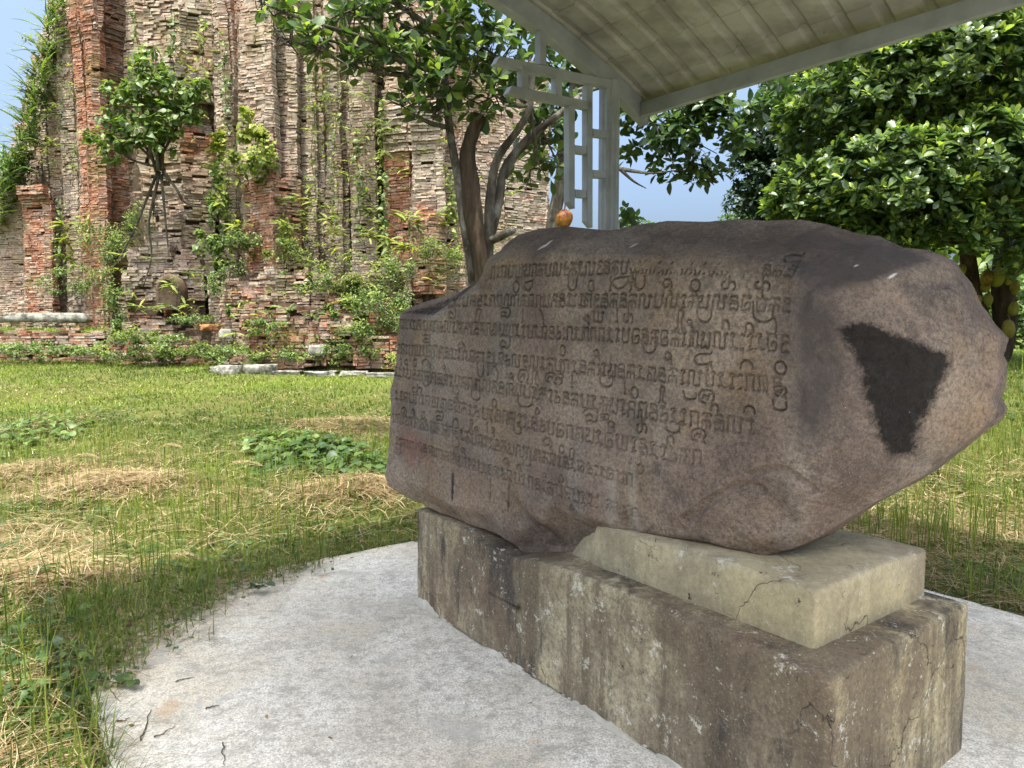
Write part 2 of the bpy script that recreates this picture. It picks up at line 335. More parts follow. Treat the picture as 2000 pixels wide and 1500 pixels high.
Fc = [(k * N_ + i, k * N_ + (i + 1) % N_, (k + 1) * N_ + (i + 1) % N_, (k + 1) * N_ + i) for k in range(len(rings) - 1) for i in range(N_)]
Fc.append(tuple(range((len(rings) - 1) * N_, len(rings) * N_)))
obj('pavement', mesh('pavement', V, Fc, M['cement'], True), kind='structure', label='pale worn cement slab under the shelter')

# unseen pale paving added behind the camera to bounce sunlight under the roof
bounce_mb = MB(); bounce_mb.box(uvz(-4.4, 2.0, -.055), U * 4.045, Vv * 3.4, np.array([0, 0, .05])); obj('bounce_paving', bounce_mb.me('bounce_paving', M['cement']), kind='structure', label='unseen pale cement paving added to bounce light under the roof')
# ================================================================== PEDESTAL
def blockmesh(name, u0, u1, v0, v1, z0, z1, bev, step, mat, amp, seed, shape=None, off=(0, 0, 0), pale=0.0):
    bm = bmesh.new(); bmesh.ops.create_cube(bm, size=1)
    for v in bm.verts: v.co = Vector(((v.co.x + .5) * (u1 - u0) + u0, (v.co.y + .5) * (v1 - v0) + v0, (v.co.z + .5) * (z1 - z0) + z0))
    bmesh.ops.bevel(bm, geom=[e for e in bm.edges], offset=bev, segments=3, profile=.6, affect='EDGES')
    for it in range(9):
        es = [e for e in bm.edges if e.calc_length() > step]
        if not es: break
        bmesh.ops.subdivide_edges(bm, edges=es, cuts=1, use_grid_fill=True)
    bmesh.ops.triangulate(bm, faces=[f for f in bm.faces if len(f.verts) > 4])
    P = np.array([v.co[:] for v in bm.verts]); bm.normal_update(); Nn = np.array([v.normal[:] for v in bm.verts])
    chip = np.clip(fbm(P[:, 0] * 14 + P[:, 2] * 9, P[:, 1] * 14 - P[:, 2] * 7, seed + 9, 4) - .28, 0, 1) * 6
    edge = (np.abs(Nn).max(1) < .97)
    nz = fbm(P[:, 0] * 3 + P[:, 2] * 2.1, P[:, 1] * 3 + P[:, 2] * 2.7, seed, 5) + .4 * fbm(P[:, 0] * 22 + P[:, 2] * 17, P[:, 1] * 22 - P[:, 2] * 19, seed + 3, 3)
    P = P + Nn * (amp * nz - np.where(edge, .02 * np.clip(chip, 0, 1), 0))[:, None]
    if shape is not None: P = shape(P)
    Q = P[:, :1] * U + P[:, 1:2] * Vv; Q[:, 2] += P[:, 2]
    Q -= np.array(off)
    for v, q in zip(bm.verts, Q): v.co = q
    me = bpy.data.meshes.new(name); bm.to_mesh(me); bm.free(); me.materials.append(mat)
    a_ = me.attributes.new('pale', 'FLOAT', 'POINT'); a_.data.foreach_set('value', np.full(len(me.vertices), pale, np.float32))
    me.polygons.foreach_set('use_smooth', np.full(len(me.polygons), True)); return me
po = uvz(2.2, 2.3, 0)
ped = thing('stone_pedestal', po, 'stained two-step concrete pedestal carrying the inscribed boulder', 'pedestal')
def low_shape(P):
    P = P.copy(); top = P[:, 2] > .3
    # worn front edge sagging towards the near corner, hollow where the nub of the boulder beds in
    fr = 1 - sstep(P[:, 1], 1.86, 2.02)
    P[:, 2] -= np.where(top, .02 * fr * (1 - sstep(P[:, 0], 1.0, 1.5)), 0)
    hol = np.exp(-((P[:, 0] - 2.58) / .26) ** 2) * (1 - sstep(P[:, 1], 2.0, 2.35))
    P[:, 2] -= np.where(top, .05 * hol, 0)
    return P
obj('lower_block', blockmesh('lower_block', 1.015, 3.40, 1.86, 2.78, -.05, .54, .018, .05, M['pedestal'], .005, 21, low_shape, po), ped)
def up_shape(P):
    P = P.copy()
    e = sstep(P[:, 0], 2.05, 2.48)                  # far end rounded off and hollowed for the boulder's nub
    fr = 1 - sstep(P[:, 1], 2.0, 2.45)
    P[:, 0] -= e * fr * (.10 + .26 * np.clip((P[:, 2] - .52) / .2, 0, 1) ** 1.5)
    P[:, 1] += e * .06 * fr
    return P
obj('upper_block', blockmesh('upper_block', 1.135, 2.42, 1.985, 2.72, .50, .722, .022, .045, M['pedestal'], .004, 41, up_shape, po, 1.0), ped)
# skim of mortar smeared along the foot of the front face
mb = MB(); us = np.linspace(1.0, 3.42, 420)
h = np.clip(.004 + .022 * fbm(us * 5, us * 0, 61, 4) + .010 * fbm(us * 40, us * 0, 64, 4) + .05 * np.exp(-((us - 3.3) / .12) ** 2), .002, .12)
wd = np.clip(.016 + .03 * fbm(us * 6, us * 0 + 3, 62, 4) + .012 * fbm(us * 35, us * 0, 65, 4), .012, .1)
V = []
for i, u in enumerate(us):
    V += [uvz(u, 1.862 - wd[i], .002), uvz(u, 1.856 - wd[i] * .35, .006 + h[i] * .3), uvz(u, 1.850, h[i]), uvz(u, 1.90, h[i] * .95)]
Fc = [(i * 4 + j, (i + 1) * 4 + j, (i + 1) * 4 + j + 1, i * 4 + j + 1) for i in range(len(us) - 1) for j in range(3)]
obj('mortar_fillet', mesh('mortar_fillet', np.array(V) - po, Fc, M['mortar'], True), ped, label='pale grey mortar smeared along the pedestal foot')

# ================================================================== INSCRIBED BOULDER
AS = R(44); LEAN = R(3)
SO = np.array([.13, 2.99, 0]); SX = np.array([math.sin(AS), -math.cos(AS), 0]); SN0 = np.array([math.cos(AS), math.sin(AS), 0])
ST = np.array([0, 0, 1]) * math.cos(LEAN) + SN0 * math.sin(LEAN); SN = np.cross(SX, ST); SN = SN if SN @ SN0 > 0 else -SN
def stw(px, py, w=0.0):
    p = onplane(px, py, SO + SN * w, SN) - SO
    return p @ SX, p @ ST, w
def unst(s, t, w): return SO + np.asarray(s)[..., None] * SX + np.asarray(t)[..., None] * ST + np.asarray(w)[..., None] * SN
OUT = [(777,612,.03),(800,601,.12),(850,585,.2),(895,571,.24),(918,556,.14),(935,545,.08),(944,522,.10),(952,503,.12),(975,490,.13),(984,475,.15),(1010,458,.18),(1050,447,.2),(1100,441,.22),(1150,446,.22),
 (1192,450,.2),(1220,445,.22),(1260,437,.24),(1300,430,.26),(1380,432,.28),(1440,427,.3),(1500,430,.32),(1560,428,.34),(1620,440,.36),(1680,458,.4),(1722,463,.42),(1762,484,.42),(1820,490,.46),(1852,506,.46),
 (1880,545,.48),(1902,592,.5),(1930,630,.52),(1951,655,.54),(1944,690,.52),(1948,702,.52),(1942,756,.5),(1931,776,.48),(1944,800,.5),(1935,822,.5),(1900,852,.47),(1850,892,.42),(1800,930,.38),(1700,985,.3),(1650,1016,.26),
 (1590,1054,.18),(1540,1074,.14),(1490,1086,.12),(1440,1076,.10),(1380,1061,.08),(1300,1050,.06),(1235,1042,.05),(1200,1038,.06),(1165,1062,.12),(1146,1078,.15),(1142,1104,.17),(1100,1106,.17),(1050,1106,.12),(1018,1084,.06),(1000,1064,.03),(970,1046,.06),(930,1032,.08),
 (900,1021,.08),(860,1005,.08),(790,970,.05),(756,950,.03),(750,930,.02),(757,880,.02),(762,800,.02),(759,760,.02),(766,740,.02),(772,700,.02),(776,650,.02)]
INN = [(800,625,0),(838,622,0),(868,603,.0),(905,577,.0),(930,560,.01),(950,520,.02),(968,512,.0),(1000,500,.01),(1100,492,.01),(1000,478,.08),(1100,466,.1),(1200,494,.02),(1200,470,.12),(1300,500,.03),(1300,465,.14),(1400,500,.03),(1400,465,.17),(1500,510,.02),(1480,465,.2),
 (800,700,0),(800,850,0),(800,940,.0),(900,650,0),(900,800,0),(880,985,.005),(1000,650,0),(1000,800,0),(960,1000,0),(1100,600,0),(1100,800,0),(1000,960,0),(1100,960,0),(1250,600,0),(1250,800,0),(1250,960,0),(1400,600,0),(1400,800,0),(1400,930,.0),
 (975,1030,.0),(1012,1036,.0),(1050,1017,.0),(1130,1008,.0),(1188,1024,.0),(1045,1030,.045),(1060,1026,.07),(1100,1018,.075),(1130,1016,.08),(1170,1030,.09),(1045,1070,.11),(1100,1065,.14),(1140,1060,.14),
 (1555,545,.0),(1552,620,0),(1552,720,.0),(1550,820,.0),(1545,900,.01),(1330,1010,.012),(1400,955,.0),(1440,1010,.03),(1500,960,.03),(1560,1000,.06),(1480,1055,.06),(1560,1040,.12),(1350,1035,.04),
 (1590,553,.03),(1640,560,.06),(1700,550,.11),(1760,521,.22),(1620,500,.14),(1700,500,.22),(1560,480,.15),(1800,520,.3),
 (1650,640,.05),(1700,640,.1),(1760,640,.17),(1820,640,.25),(1860,660,.31),(1900,680,.39),(1850,590,.33),(1790,570,.24),(1880,620,.4),
 (1650,750,.05),(1700,750,.1),(1760,750,.18),(1850,750,.32),(1900,760,.41),(1650,860,.05),(1700,860,.12),(1760,860,.21),(1830,850,.32),(1620,950,.09),(1700,930,.18),(1900,810,.43),(1760,910,.27)]
ctrl = np.array([stw(*c_) for c_ in OUT + INN]); nO = len(OUT); poly = ctrl[:nO, :2].copy()
tri = geometry.delaunay_2d_cdt([Vector((c_[0], c_[1])) for c_ in ctrl], [(i, (i + 1) % nO) for i in range(nO)], [], 0, 1e-6)
tv = np.array([v[:] for v in tri[0]]); tw = np.array([ctrl[o[0], 2] if o else 0 for o in tri[3]])
STEP = .0029
s0, s1 = poly[:, 0].min() - .01, poly[:, 0].max() + .01; t0, t1 = poly[:, 1].min() - .01, poly[:, 1].max() + .01
gs = np.arange(s0, s1, STEP); gt = np.arange(t0, t1, STEP); S, T = np.meshgrid(gs, gt); Wd = np.full(S.shape, np.nan)
for f in tri[2]:
    a, b, c_ = tv[f[0]], tv[f[1]], tv[f[2]]
    i0, i1 = np.searchsorted(gs, [min(a[0], b[0], c_[0]), max(a[0], b[0], c_[0])]); j0, j1 = np.searchsorted(gt, [min(a[1], b[1], c_[1]), max(a[1], b[1], c_[1])])
    if i1 <= i0 or j1 <= j0: continue
    ss, tt = S[j0:j1, i0:i1], T[j0:j1, i0:i1]
    det = (b[1] - c_[1]) * (a[0] - c_[0]) + (c_[0] - b[0]) * (a[1] - c_[1])
    if abs(det) < 1e-12: continue
    l1 = ((b[1] - c_[1]) * (ss - c_[0]) + (c_[0] - b[0]) * (tt - c_[1])) / det; l2 = ((c_[1] - a[1]) * (ss - c_[0]) + (a[0] - c_[0]) * (tt - c_[1])) / det; l3 = 1 - l1 - l2
    ok = (l1 >= -1e-6) & (l2 >= -1e-6) & (l3 >= -1e-6)
    sub = Wd[j0:j1, i0:i1]; sub[ok] = (l1 * tw[f[0]] + l2 * tw[f[1]] + l3 * tw[f[2]])[ok]
# point in outline + distance to outline
ins = np.zeros(S.shape, bool); dist = np.full(S.shape, 9.0); near = np.zeros(S.shape + (2,))
for i in range(nO):
    a, b = poly[i], poly[(i + 1) % nO]
    cond = ((a[1] > T) != (b[1] > T)) & (S < (b[0] - a[0]) * (T - a[1]) / (b[1] - a[1] + 1e-12) + a[0]); ins ^= cond
    ab = b - a; k = np.clip(((S - a[0]) * ab[0] + (T - a[1]) * ab[1]) / (ab @ ab), 0, 1)
    qx, qy = a[0] + k * ab[0], a[1] + k * ab[1]; dd = np.hypot(S - qx, T - qy); m = dd < dist
    dist[m] = dd[m]; near[..., 0][m] = qx[m]; near[..., 1][m] = qy[m]
for _ in range(60):                                 # spread outwards so that smoothing near the rim is sane
    nanm = np.isnan(Wd)
    if not nanm.any(): break
    P4 = np.stack([np.roll(Wd, 1, 0), np.roll(Wd, -1, 0), np.roll(Wd, 1, 1), np.roll(Wd, -1, 1)])
    with np.errstate(all='ignore'):
        import warnings; warnings.simplefilter('ignore'); mean = np.nanmean(P4, 0)
    Wd[nanm] = mean[nanm]
Wd = np.nan_to_num(Wd, nan=.2)
def blur(A, r):
    for ax in (0, 1):
        k = np.ones(2 * r + 1) / (2 * r + 1); A = np.apply_along_axis(lambda v: np.convolve(np.pad(v, r, 'edge'), k, 'valid'), ax, A)
    return A
Wd = blur(blur(Wd, 5), 3)
rough_zone = np.clip(sstep(S, stw(1530, 700)[0], stw(1600, 700)[0]) + sstep(Wd, .01, .06), 0, 1)
Wd += (.010 + .018 * rough_zone) * fbm(S * 5, T * 5, 71, 4) * (.25 + .75 * rough_zone) + (.0016 + .006 * rough_zone) * fbm(S * 24, T * 24, 72, 4) + .045 * rough_zone * (np.abs(fbm(S * 3.1 + 4, T * 3.4, 73, 3)) - .2) * sstep(dist, .0, .08)
rr = .018; e = np.clip(dist, 0, rr); Wd += np.where(ins, rr - np.sqrt(np.clip(rr * rr - (rr - e) ** 2, 0, None)), rr)
# broken edge lines: shallow flake scars
def scar(pts, depth, width):
    P = spline([stw(*p)[:2] for p in pts], 40)
    for k in range(len(P) - 1):
        a, b = P[k], P[k + 1]; L = b - a
        i0, i1 = np.searchsorted(gs, [min(a[0], b[0]) - width, max(a[0], b[0]) + width]); j0, j1 = np.searchsorted(gt, [min(a[1], b[1]) - width, max(a[1], b[1]) + width])
        ss, tt = S[j0:j1, i0:i1], T[j0:j1, i0:i1]; kk = np.clip(((ss - a[0]) * L[0] + (tt - a[1]) * L[1]) / (L @ L + 1e-12), 0, 1)
        d = np.hypot(ss - a[0] - kk * L[0], tt - a[1] - kk * L[1]); CUT[j0:j1, i0:i1] = np.maximum(CUT[j0:j1, i0:i1], depth * np.clip(1 - (d / width) ** 2, 0, 1))
CUT = np.zeros(S.shape)
scar([(1330,1018),(1390,975),(1440,950),(1480,958)], .016, .020); scar([(1460,930),(1500,915),(1540,925),(1570,960)], .013, .016); scar([(1590,553),(1640,563),(1700,553),(1762,524),(1800,520)], .012, .03); scar([(1760,600),(1820,612),(1880,618)], .010, .014); scar([(1890,700),(1915,760),(1905,830)], .012, .018); scar([(1840,880),(1880,830),(1930,790)], .009, .014); scar([(1860,640),(1900,665),(1945,690)], .010, .014); scar([(1560,985),(1580,1000),(1600,1020)], .006, .008)
scar([(1040,843),(1100,835),(1160,838)], .0015, .006); scar([(1110,757),(1160,752),(1210,742)], .002, .005)
scar([(1235,742),(1280,746),(1330,744)], .003, .005)
# ---- carved letters: each glyph is a few pen strokes in a unit box (x to the side, y up from the foot line)
def arc(cx, cy, rx, ry, a0, a1, n=9):
    th = np.radians(np.linspace(a0, a1, n)); return [(cx + rx * math.cos(t), cy + ry * math.sin(t)) for t in th]
GL = {
 'r': (.42, [[(.02,.84),(.10,.98),(.26,.98),(.34,.86),(.20,.74),(.22,.3),(.06,.12),(.2,.0),(.34,.08)]]),
 'z': (.56, [[(.02,.86),(.12,1),(.28,.97),(.32,.84),(.16,.72),(.2,.22),(.04,.06)],[(.2,.2),(.36,.12),(.42,.0),(.54,.06)]]),
 'n': (.60, [[(.02,.02),(.1,.1),(.04,.88),(.12,1),(.40,1),(.50,.88),(.48,.1),(.56,.0)]]),
 'g': (.64, [[(.0,.1),(.1,.0),(.12,.5),(.04,.86),(.14,1),(.44,1),(.54,.9),(.54,.0)],[(.36,.02),(.36,.42)]]),
 'p': (.74, [[(.02,.86),(.1,1),(.22,.92),(.12,.78),(.14,.12),(.24,.0),(.50,.0),(.60,.12),(.60,.78),(.52,.9),(.62,1),(.72,.9)]]),
 'l': (.98, [[(.0,.1),(.1,.02),(.08,.88),(.16,1),(.36,1),(.44,.88),(.42,.12),(.50,.0),(.72,.0),(.80,.12),(.80,.78),(.72,.9),(.82,1),(.94,.9)]]),
 'k': (.64, [[(.04,.86),(.14,1),(.28,.9),(.28,.02)],[(.02,.06),(.04,.40),(.14,.5),(.28,.44)],[(.28,.44),(.44,.5),(.54,.4),(.54,.04)],[(.36,.98),(.5,1),(.58,.88)]]),
 't': (.58, [[(.04,.02),(.02,.34),(.12,.48),(.40,.5),(.5,.38),(.5,.0)],[(.24,.5),(.1,.66),(.14,.94),(.3,1),(.48,.96),(.54,.82)]]),
 'd': (.62, [[(.5,.86),(.4,1),(.16,1),(.06,.86),(.12,.66),(.46,.62),(.5,.5),(.14,.46),(.04,.34),(.04,.1),(.14,.0),(.26,.12),(.4,.0),(.54,.02),(.56,.46)]]),
 'm': (.70, [[(.02,.84),(.1,1),(.24,.94),(.18,.74),(.18,.54),(.04,.44),(.04,.1),(.16,.0),(.3,.12)],[(.3,.12),(.46,.0),(.58,.1),(.58,.8),(.5,.92),(.6,1),(.68,.9)]]),
 's': (.72, [[(.02,.04),(.1,.0),(.08,.44),(.18,.54),(.32,.46),(.3,.04)],[(.2,.54),(.1,.74),(.14,.96),(.3,1),(.4,.86)],[(.4,.86),(.52,1),(.62,.88),(.58,.0),(.7,.06)]]),
 'v': (.58, [[(.02,.86),(.12,1),(.26,.92),(.14,.76),(.16,.44),(.04,.32),(.06,.08),(.18,.0),(.42,.02),(.5,.14),(.48,.5),(.36,.56),(.26,.44)]]),
 'y': (1.0, [[(.02,.86),(.1,1),(.2,.88),(.12,.76),(.12,.1),(.22,.0),(.38,.0),(.46,.12),(.46,.98)],[(.46,.12),(.54,.0),(.74,.0),(.82,.12),(.82,.8),(.74,.92),(.84,1),(.94,.9)]]),
 'h': (.76, [[(.02,.04),(.08,.1),(.04,.86),(.14,1),(.3,.92),(.26,.56),(.36,.5)],[(.36,.0),(.36,.86),(.48,1),(.62,.92),(.64,.02)],[(.5,.46),(.64,.46)]]),
 'c': (.66, [[(.56,.86),(.46,1),(.14,1),(.04,.88),(.06,.1),(.16,.0),(.46,.02),(.54,.14),(.54,.46),(.42,.56),(.28,.48),(.26,.3)]]),
 'e': (.52, [[(.44,.9),(.34,1),(.12,.98),(.06,.8),(.2,.66),(.4,.6)],[(.4,.6),(.12,.52),(.04,.34),(.06,.1),(.18,.0),(.34,.06),(.46,.0)]]),
 'w': (.84, [[(.02,.9),(.12,1),(.22,.9),(.2,.1),(.1,.02)],[(.2,.44),(.36,.5),(.42,.4),(.42,.04)],[(.42,.4),(.56,.52),(.64,.42),(.62,.0)],[(.46,.96),(.6,1),(.74,.9),(.74,.02)]]),
 '.': (.24, [[(.08,.86),(.14,.96)],[(.08,.04),(.14,.1)]]),
 "'": (.34, [[(.04,.86),(.14,.98),(.28,.9)],[(.1,.0),(.24,.06)]]),
 ',': (.52, [[(.06,.0),(.12,.1),(.06,.34)],[(.3,.0),(.4,.12),(.44,.3)]]),
 ' ': (.4, []),
}
def ell(a0=0, a1=360, n=16): return arc(0, 0, .5, .5, a0, a1, n)
def spi(n=22):
    return [(.5 * (1 - .62 * k / n) * math.cos(math.radians(-60 + 430 * k / n)), .5 * (1 - .62 * k / n) * math.sin(math.radians(-60 + 430 * k / n))) for k in range(n + 1)]
MK = {
 'o': [ell()], 'q': [spi() , [(.25,-.43),(.42,-.5),(.5,-.62)]], 'n': [[(-.5,-.5)] + arc(0, .05, .5, .45, 180, 0) + [(.5,-.5)]],
 'A': [arc(0, -.3, .5, .8, 190, -10)], 'i': [[(.1,.5),(-.1,.42),(.05,.3),(.05,-.4),(-.15,-.5),(.2,-.5)]],
 'u': [[(-.5,.5),(-.5,-.2)] + arc(0, -.12, .5, .38, 190, 350) + [(.5,.4)]],
 'f': [[(-.5,-.5),(-.28,-.4),(-.26,.2),(-.2,.44),(.1,.5),(.36,.36),(.2,.16),(.1,-.1),(.12,-.42),(.5,-.5)]],
 'a': [[(.5,.5),(-.1,.34),(-.46,.16),(-.5,-.2),(-.2,-.5),(.2,-.36),(.44,.04),(.5,.5)]],
 'h': [[(-.3,.1),(-.5,-.05),(-.45,-.45),(-.2,-.5),(0,-.3),(.02,.5)],[(.0,-.1),(.2,.15),(.42,.08),(.5,-.2),(.42,-.5)]],
 'S': [[(.5,-.5),(.3,-.3),(.5,-.05),(.45,.35),(.1,.5),(-.3,.4),(-.5,.05),(-.4,-.3),(-.1,-.4)],[(-.28,-.1),(-.12,.15),(.1,.05),(.2,.22),(.1,-.1)]],
 'w': [[(-.5,.3),(-.3,.5),(.0,.45),(.3,.5),(.5,.25),(.42,-.3),(.2,-.5),(-.1,-.4),(-.3,-.5),(-.45,-.2),(-.2,.05),(.1,-.05)]],
 't': [[(.5,.5),(.4,.3),(-.2,.26),(-.5,.0),(-.3,-.3),(.1,-.24),(.5,-.1)],[(.2,-.2),(.45,-.2),(.5,-.5)],[(.3,-.3),(.15,-.42),(.3,-.5)]],
 '8': [arc(0, .26, .4, .24, -80, 260) + [(.0,-.05),(.25,-.25),(-.1,-.5)]], 'j': [[(-.2,.5),(.1,.4),(.5,.0),(.4,-.5)]],
}
LINES = [  # glyphs, top edge, foot edge (measured along the stone), groove strength
 ("nrgpymnkplvkzledkp,.,,.,. ,.,.,.,", [(957,522),(1009,517),(1135,511),(1234,508),(1300,509),(1420,513)], [(957,543),(1060,538),(1180,535),(1234,532),(1300,534),(1420,537)], .95),
 ("dkd", [(1482,516),(1550,519)], [(1482,537),(1550,541)], .8),
 ("rdzphdzsplnkgnmtdz.rsedkdklplrkmldcpke", [(872,584),(930,577),(1048,576),(1090,574),(1189,574),(1297,575),(1462,579),(1550,583)], [(872,597),(930,598),(1048,598),(1184,600),(1315,600),(1457,606),(1550,609)], 1.0),
 ("nn'rzhpsnvlmktrdkndmyzrpzgdv.nzsngzrpcdkckrsmlz'rzce", [(775,624),(864,628),(1005,634),(1096,639),(1210,642),(1360,648),(1545,655)], [(775,641),(879,650),(1005,658),(1096,663),(1210,669),(1360,678),(1545,688)], 1.0),
 ("ngrpyzhnsdmzngkrezgvldlrkpnzdk.rmdkzsdkrlpzr'ngd", [(770,672),(855,676),(885,683),(1005,693),(1063,699),(1157,708),(1225,714),(1345,723),(1442,731),(1532,737)], [(770,690),(862,699),(984,713),(1035,719),(1150,732),(1225,740),(1337,750),(1435,761),(1532,767)], .95),
 ("rzzmdkwsdgrmknsltdhmpzkrvdkpzkmrtsdvzrnkdlr", [(766,716),(855,730),(945,743),(1035,755),(1105,767),(1195,779),(1285,791),(1360,804),(1476,820)], [(766,734),(855,750),(960,767),(1042,779),(1120,792),(1225,813),(1315,827),(1435,845),(1476,851)], .95),
 ("zdkpnrgyscmkzvprdnkrzdvpcnsmzcyrdzrvkn", [(767,764),(855,777),(937,795),(1035,813),(1084,828),(1180,843),(1255,858),(1292,869),(1375,883)], [(767,780),(862,798),(937,816),(1040,839),(1084,851),(1177,870),(1255,887),(1288,897),(1375,913)], .8),
 ("pnzmrsdvpkwndzkpgrzdkmlnskgrdzcv'rcpn", [(762,808),(840,822),(945,853),(1014,871),(1078,887),(1177,913),(1240,928)], [(762,824),(840,843),(952,875),(1005,890),(1084,910),(1165,929),(1240,952)], .78),
 ("zrkmpndwsvhkmpcrzdkvgpzndrkpcmzr' kpr", [(769,854),(825,868),(885,887),(1005,923),(1045,935),(1120,956),(1235,992)], [(769,869),(829,884),(888,908),(1005,944),(1045,956),(1120,980),(1235,1014)], .72),
]
MARKS = [('o',1006,560,11,22),('a',1030,557,16,20),('u',1115,546,17,42),('o',1151,558,11,21),('i',1189,553,8,26),('a',1208,551,28,26),('8',1227,553,12,34),('u',1245,548,18,34),('q',1297,554,21,26),('o',1353,557,19,24),('h',1418,552,27,25),('h',1485,553,28,22),('i',1485,572,6,14),('t',1526,500,28,30),
 ('w',882,611,15,24),('f',933,617,17,28),('w',986,610,20,18),('i',1020,616,5,24),('j',1054,624,14,42),('q',1145,623,12,17),('y',1168,618,24,20),('i',1204,616,7,26),('h',1226,617,17,25),('f',1328,624,18,38),('q',1345,631,13,18),('u',1374,606,28,46),('n',1416,633,12,16),('n',1462,640,15,18),('u',1488,610,38,38),('j',1510,633,9,28),
 ('o',1098,685,10,21),('q',1163,691,13,18),('u',1267,668,26,44),('w',985,667,21,26),('h',901,673,11,14),('w',833,662,13,16),('q',1303,697,16,22),('t',1372,702,34,38),('A',1457,712,24,16),('o',1523,719,22,26),('S',1521,765,25,22),('u',1521,792,26,20),
 ('o',779,707,5,13),('q',791,708,9,13),('o',810,709,6,14),('u',832,730,16,48),('n',831,709,11,14),('q',866,719,8,14),('u',938,719,12,34),('i',952,722,6,20),('j',966,728,12,24),('q',997,735,11,14),('S',1021,736,20,28),('f',1043,737,15,28),('S',1075,738,21,21),('8',1094,740,13,20),('i',1116,744,8,24),('u',1183,740,24,32),('i',1219,757,7,24),('o',1238,767,14,22),('f',1292,771,14,32),('u',1346,773,24,14),('S',1378,776,30,29),('n',1394,796,13,13),('A',1462,800,22,14),
 ('h',814,759,18,16),('u',890,763,11,16),('q',891,780,8,13),('u',929,772,16,20),('o',965,788,9,16),('u',1025,782,27,26),('o',1048,804,7,13),('w',1154,811,26,26),('w',1180,815,16,12),('q',1192,830,15,18),('h',1252,832,20,26),('u',1313,834,26,24),('S',1362,851,28,27),('n',1308,858,12,14),
 ('q',786,804,15,19),('q',806,806,8,15),('o',827,811,6,14),('w',858,813,15,18),('n',889,829,10,22),('f',920,832,10,22),('q',929,839,8,13),('i',951,835,4,18),('q',962,842,8,16),('q',1067,865,21,22),('o',1096,878,9,16),('n',1116,883,8,14),('q',1012,830,8,13),('u',1010,840,14,16),
 ('o',1250,916,12,18),('o',1095,936,9,15),('q',1062,930,9,12),('q',1013,913,9,13),('S',1112,999,17,22),('u',775,880,10,16),('u',889,868,13,12),('q',903,880,9,12),('q',987,902,14,16),('u',1028,905,14,12),('n',1234,1001,12,14),('i',1218,1003,8,22)]
MK['y'] = [[(x - .5, y - .5) for x, y in s_] for s_ in GL['y'][1]]
rg = np.random.default_rng(5)
def lerp_line(L, s): return np.interp(s, L[:, 0], L[:, 1])
def carve(P, depth, hw):
    P = np.asarray(P)
    if len(P) > 2: P = spline(P, max(6, len(P) * 3))
    for k in range(len(P) - 1):
        a, b = P[k], P[k + 1]; L = b - a
        i0, i1 = np.searchsorted(gs, [min(a[0], b[0]) - hw, max(a[0], b[0]) + hw]); j0, j1 = np.searchsorted(gt, [min(a[1], b[1]) - hw, max(a[1], b[1]) + hw])
        if i1 <= i0 or j1 <= j0: continue
        ss, tt = S[j0:j1, i0:i1], T[j0:j1, i0:i1]; kk = np.clip(((ss - a[0]) * L[0] + (tt - a[1]) * L[1]) / (L @ L + 1e-12), 0, 1)
        d = np.hypot(ss - a[0] - kk * L[0], tt - a[1] - kk * L[1])
        CUT[j0:j1, i0:i1] = np.maximum(CUT[j0:j1, i0:i1], depth * np.clip(1.7 - 1.7 * d / hw, 0, 1))
for txt, top, foot, strong in LINES:
    Lt = np.array([stw(*p)[:2] for p in top]); Lf = np.array([stw(*p)[:2] for p in foot])
    sa, sb = max(Lt[0, 0], Lf[0, 0]), min(Lt[-1, 0], Lf[-1, 0])
    tot = sum(GL[ch][0] + .13 for ch in txt); unit = (sb - sa) / tot; x = sa
    for ch in txt:
        wch, strokes = GL[ch]; jx, jy, js = rg.normal(0, .02, 3)
        fade = strong * (1 - .35 * sstep(x, sa + .82 * (sb - sa), sb)) * rg.uniform(.8, 1.12)
        for st_ in strokes:
            P = []
            for (gx_, gy_) in st_:
                s_ = x + (gx_ + jx) * unit; lo, hi = lerp_line(Lf, s_), lerp_line(Lt, s_); P.append((s_ + .10 * 0 + js * gy_ * unit, lo + (gy_ + jy) * (hi - lo)))
            carve(P, .0140 * fade, .0050 if strong > .7 else .0046)
        x += (wch + .13) * unit
for k_, px, py, w_, h_ in MARKS:
    dep = 1.0 if py < 850 else (.85 if py < 900 else .72)
    for st_ in MK[k_]:
        carve([stw(px + a_ * w_, py - b_ * h_ + a_ * w_ * .1)[:2] for a_, b_ in st_], .0140 * dep, .0048)
flatface = 1 - .0 * rough_zone
Wd = Wd + CUT
# ---- stain fields
def polymask(pts, soft):
    P = np.array([stw(px, py, w_)[:2] for px, py, w_ in pts]); inside = np.zeros(S.shape, bool); dm = np.full(S.shape, 9.0)
    for i in range(len(P)):
        a, b = P[i], P[(i + 1) % len(P)]; inside ^= ((a[1] > T) != (b[1] > T)) & (S < (b[0] - a[0]) * (T - a[1]) / (b[1] - a[1] + 1e-12) + a[0])
        ab = b - a; k = np.clip(((S - a[0]) * ab[0] + (T - a[1]) * ab[1]) / (ab @ ab), 0, 1); dm = np.minimum(dm, np.hypot(S - a[0] - k * ab[0], T - a[1] - k * ab[1]))
    sd = np.where(inside, dm, -dm); return sstep(sd, -soft, soft)
shield = polymask([(1640,642,.04),(1700,632,.1),(1770,662,.2),(1848,690,.3),(1854,712,.31),(1825,765,.27),(1795,830,.24),(1768,888,.2),(1728,896,.15),(1715,840,.13),(1693,770,.1),(1688,720,.09)], .045)
smoke = polymask([(1565,600,.02),(1640,620,.05),(1690,700,.1),(1700,780,.12),(1715,860,.14),(1640,880,.06),(1580,820,.02),(1570,700,.01)], .14)
band = polymask([(1770,560,.22),(1850,540,.34),(1890,610,.42),(1880,640,.4),(1820,615,.28)], .07)
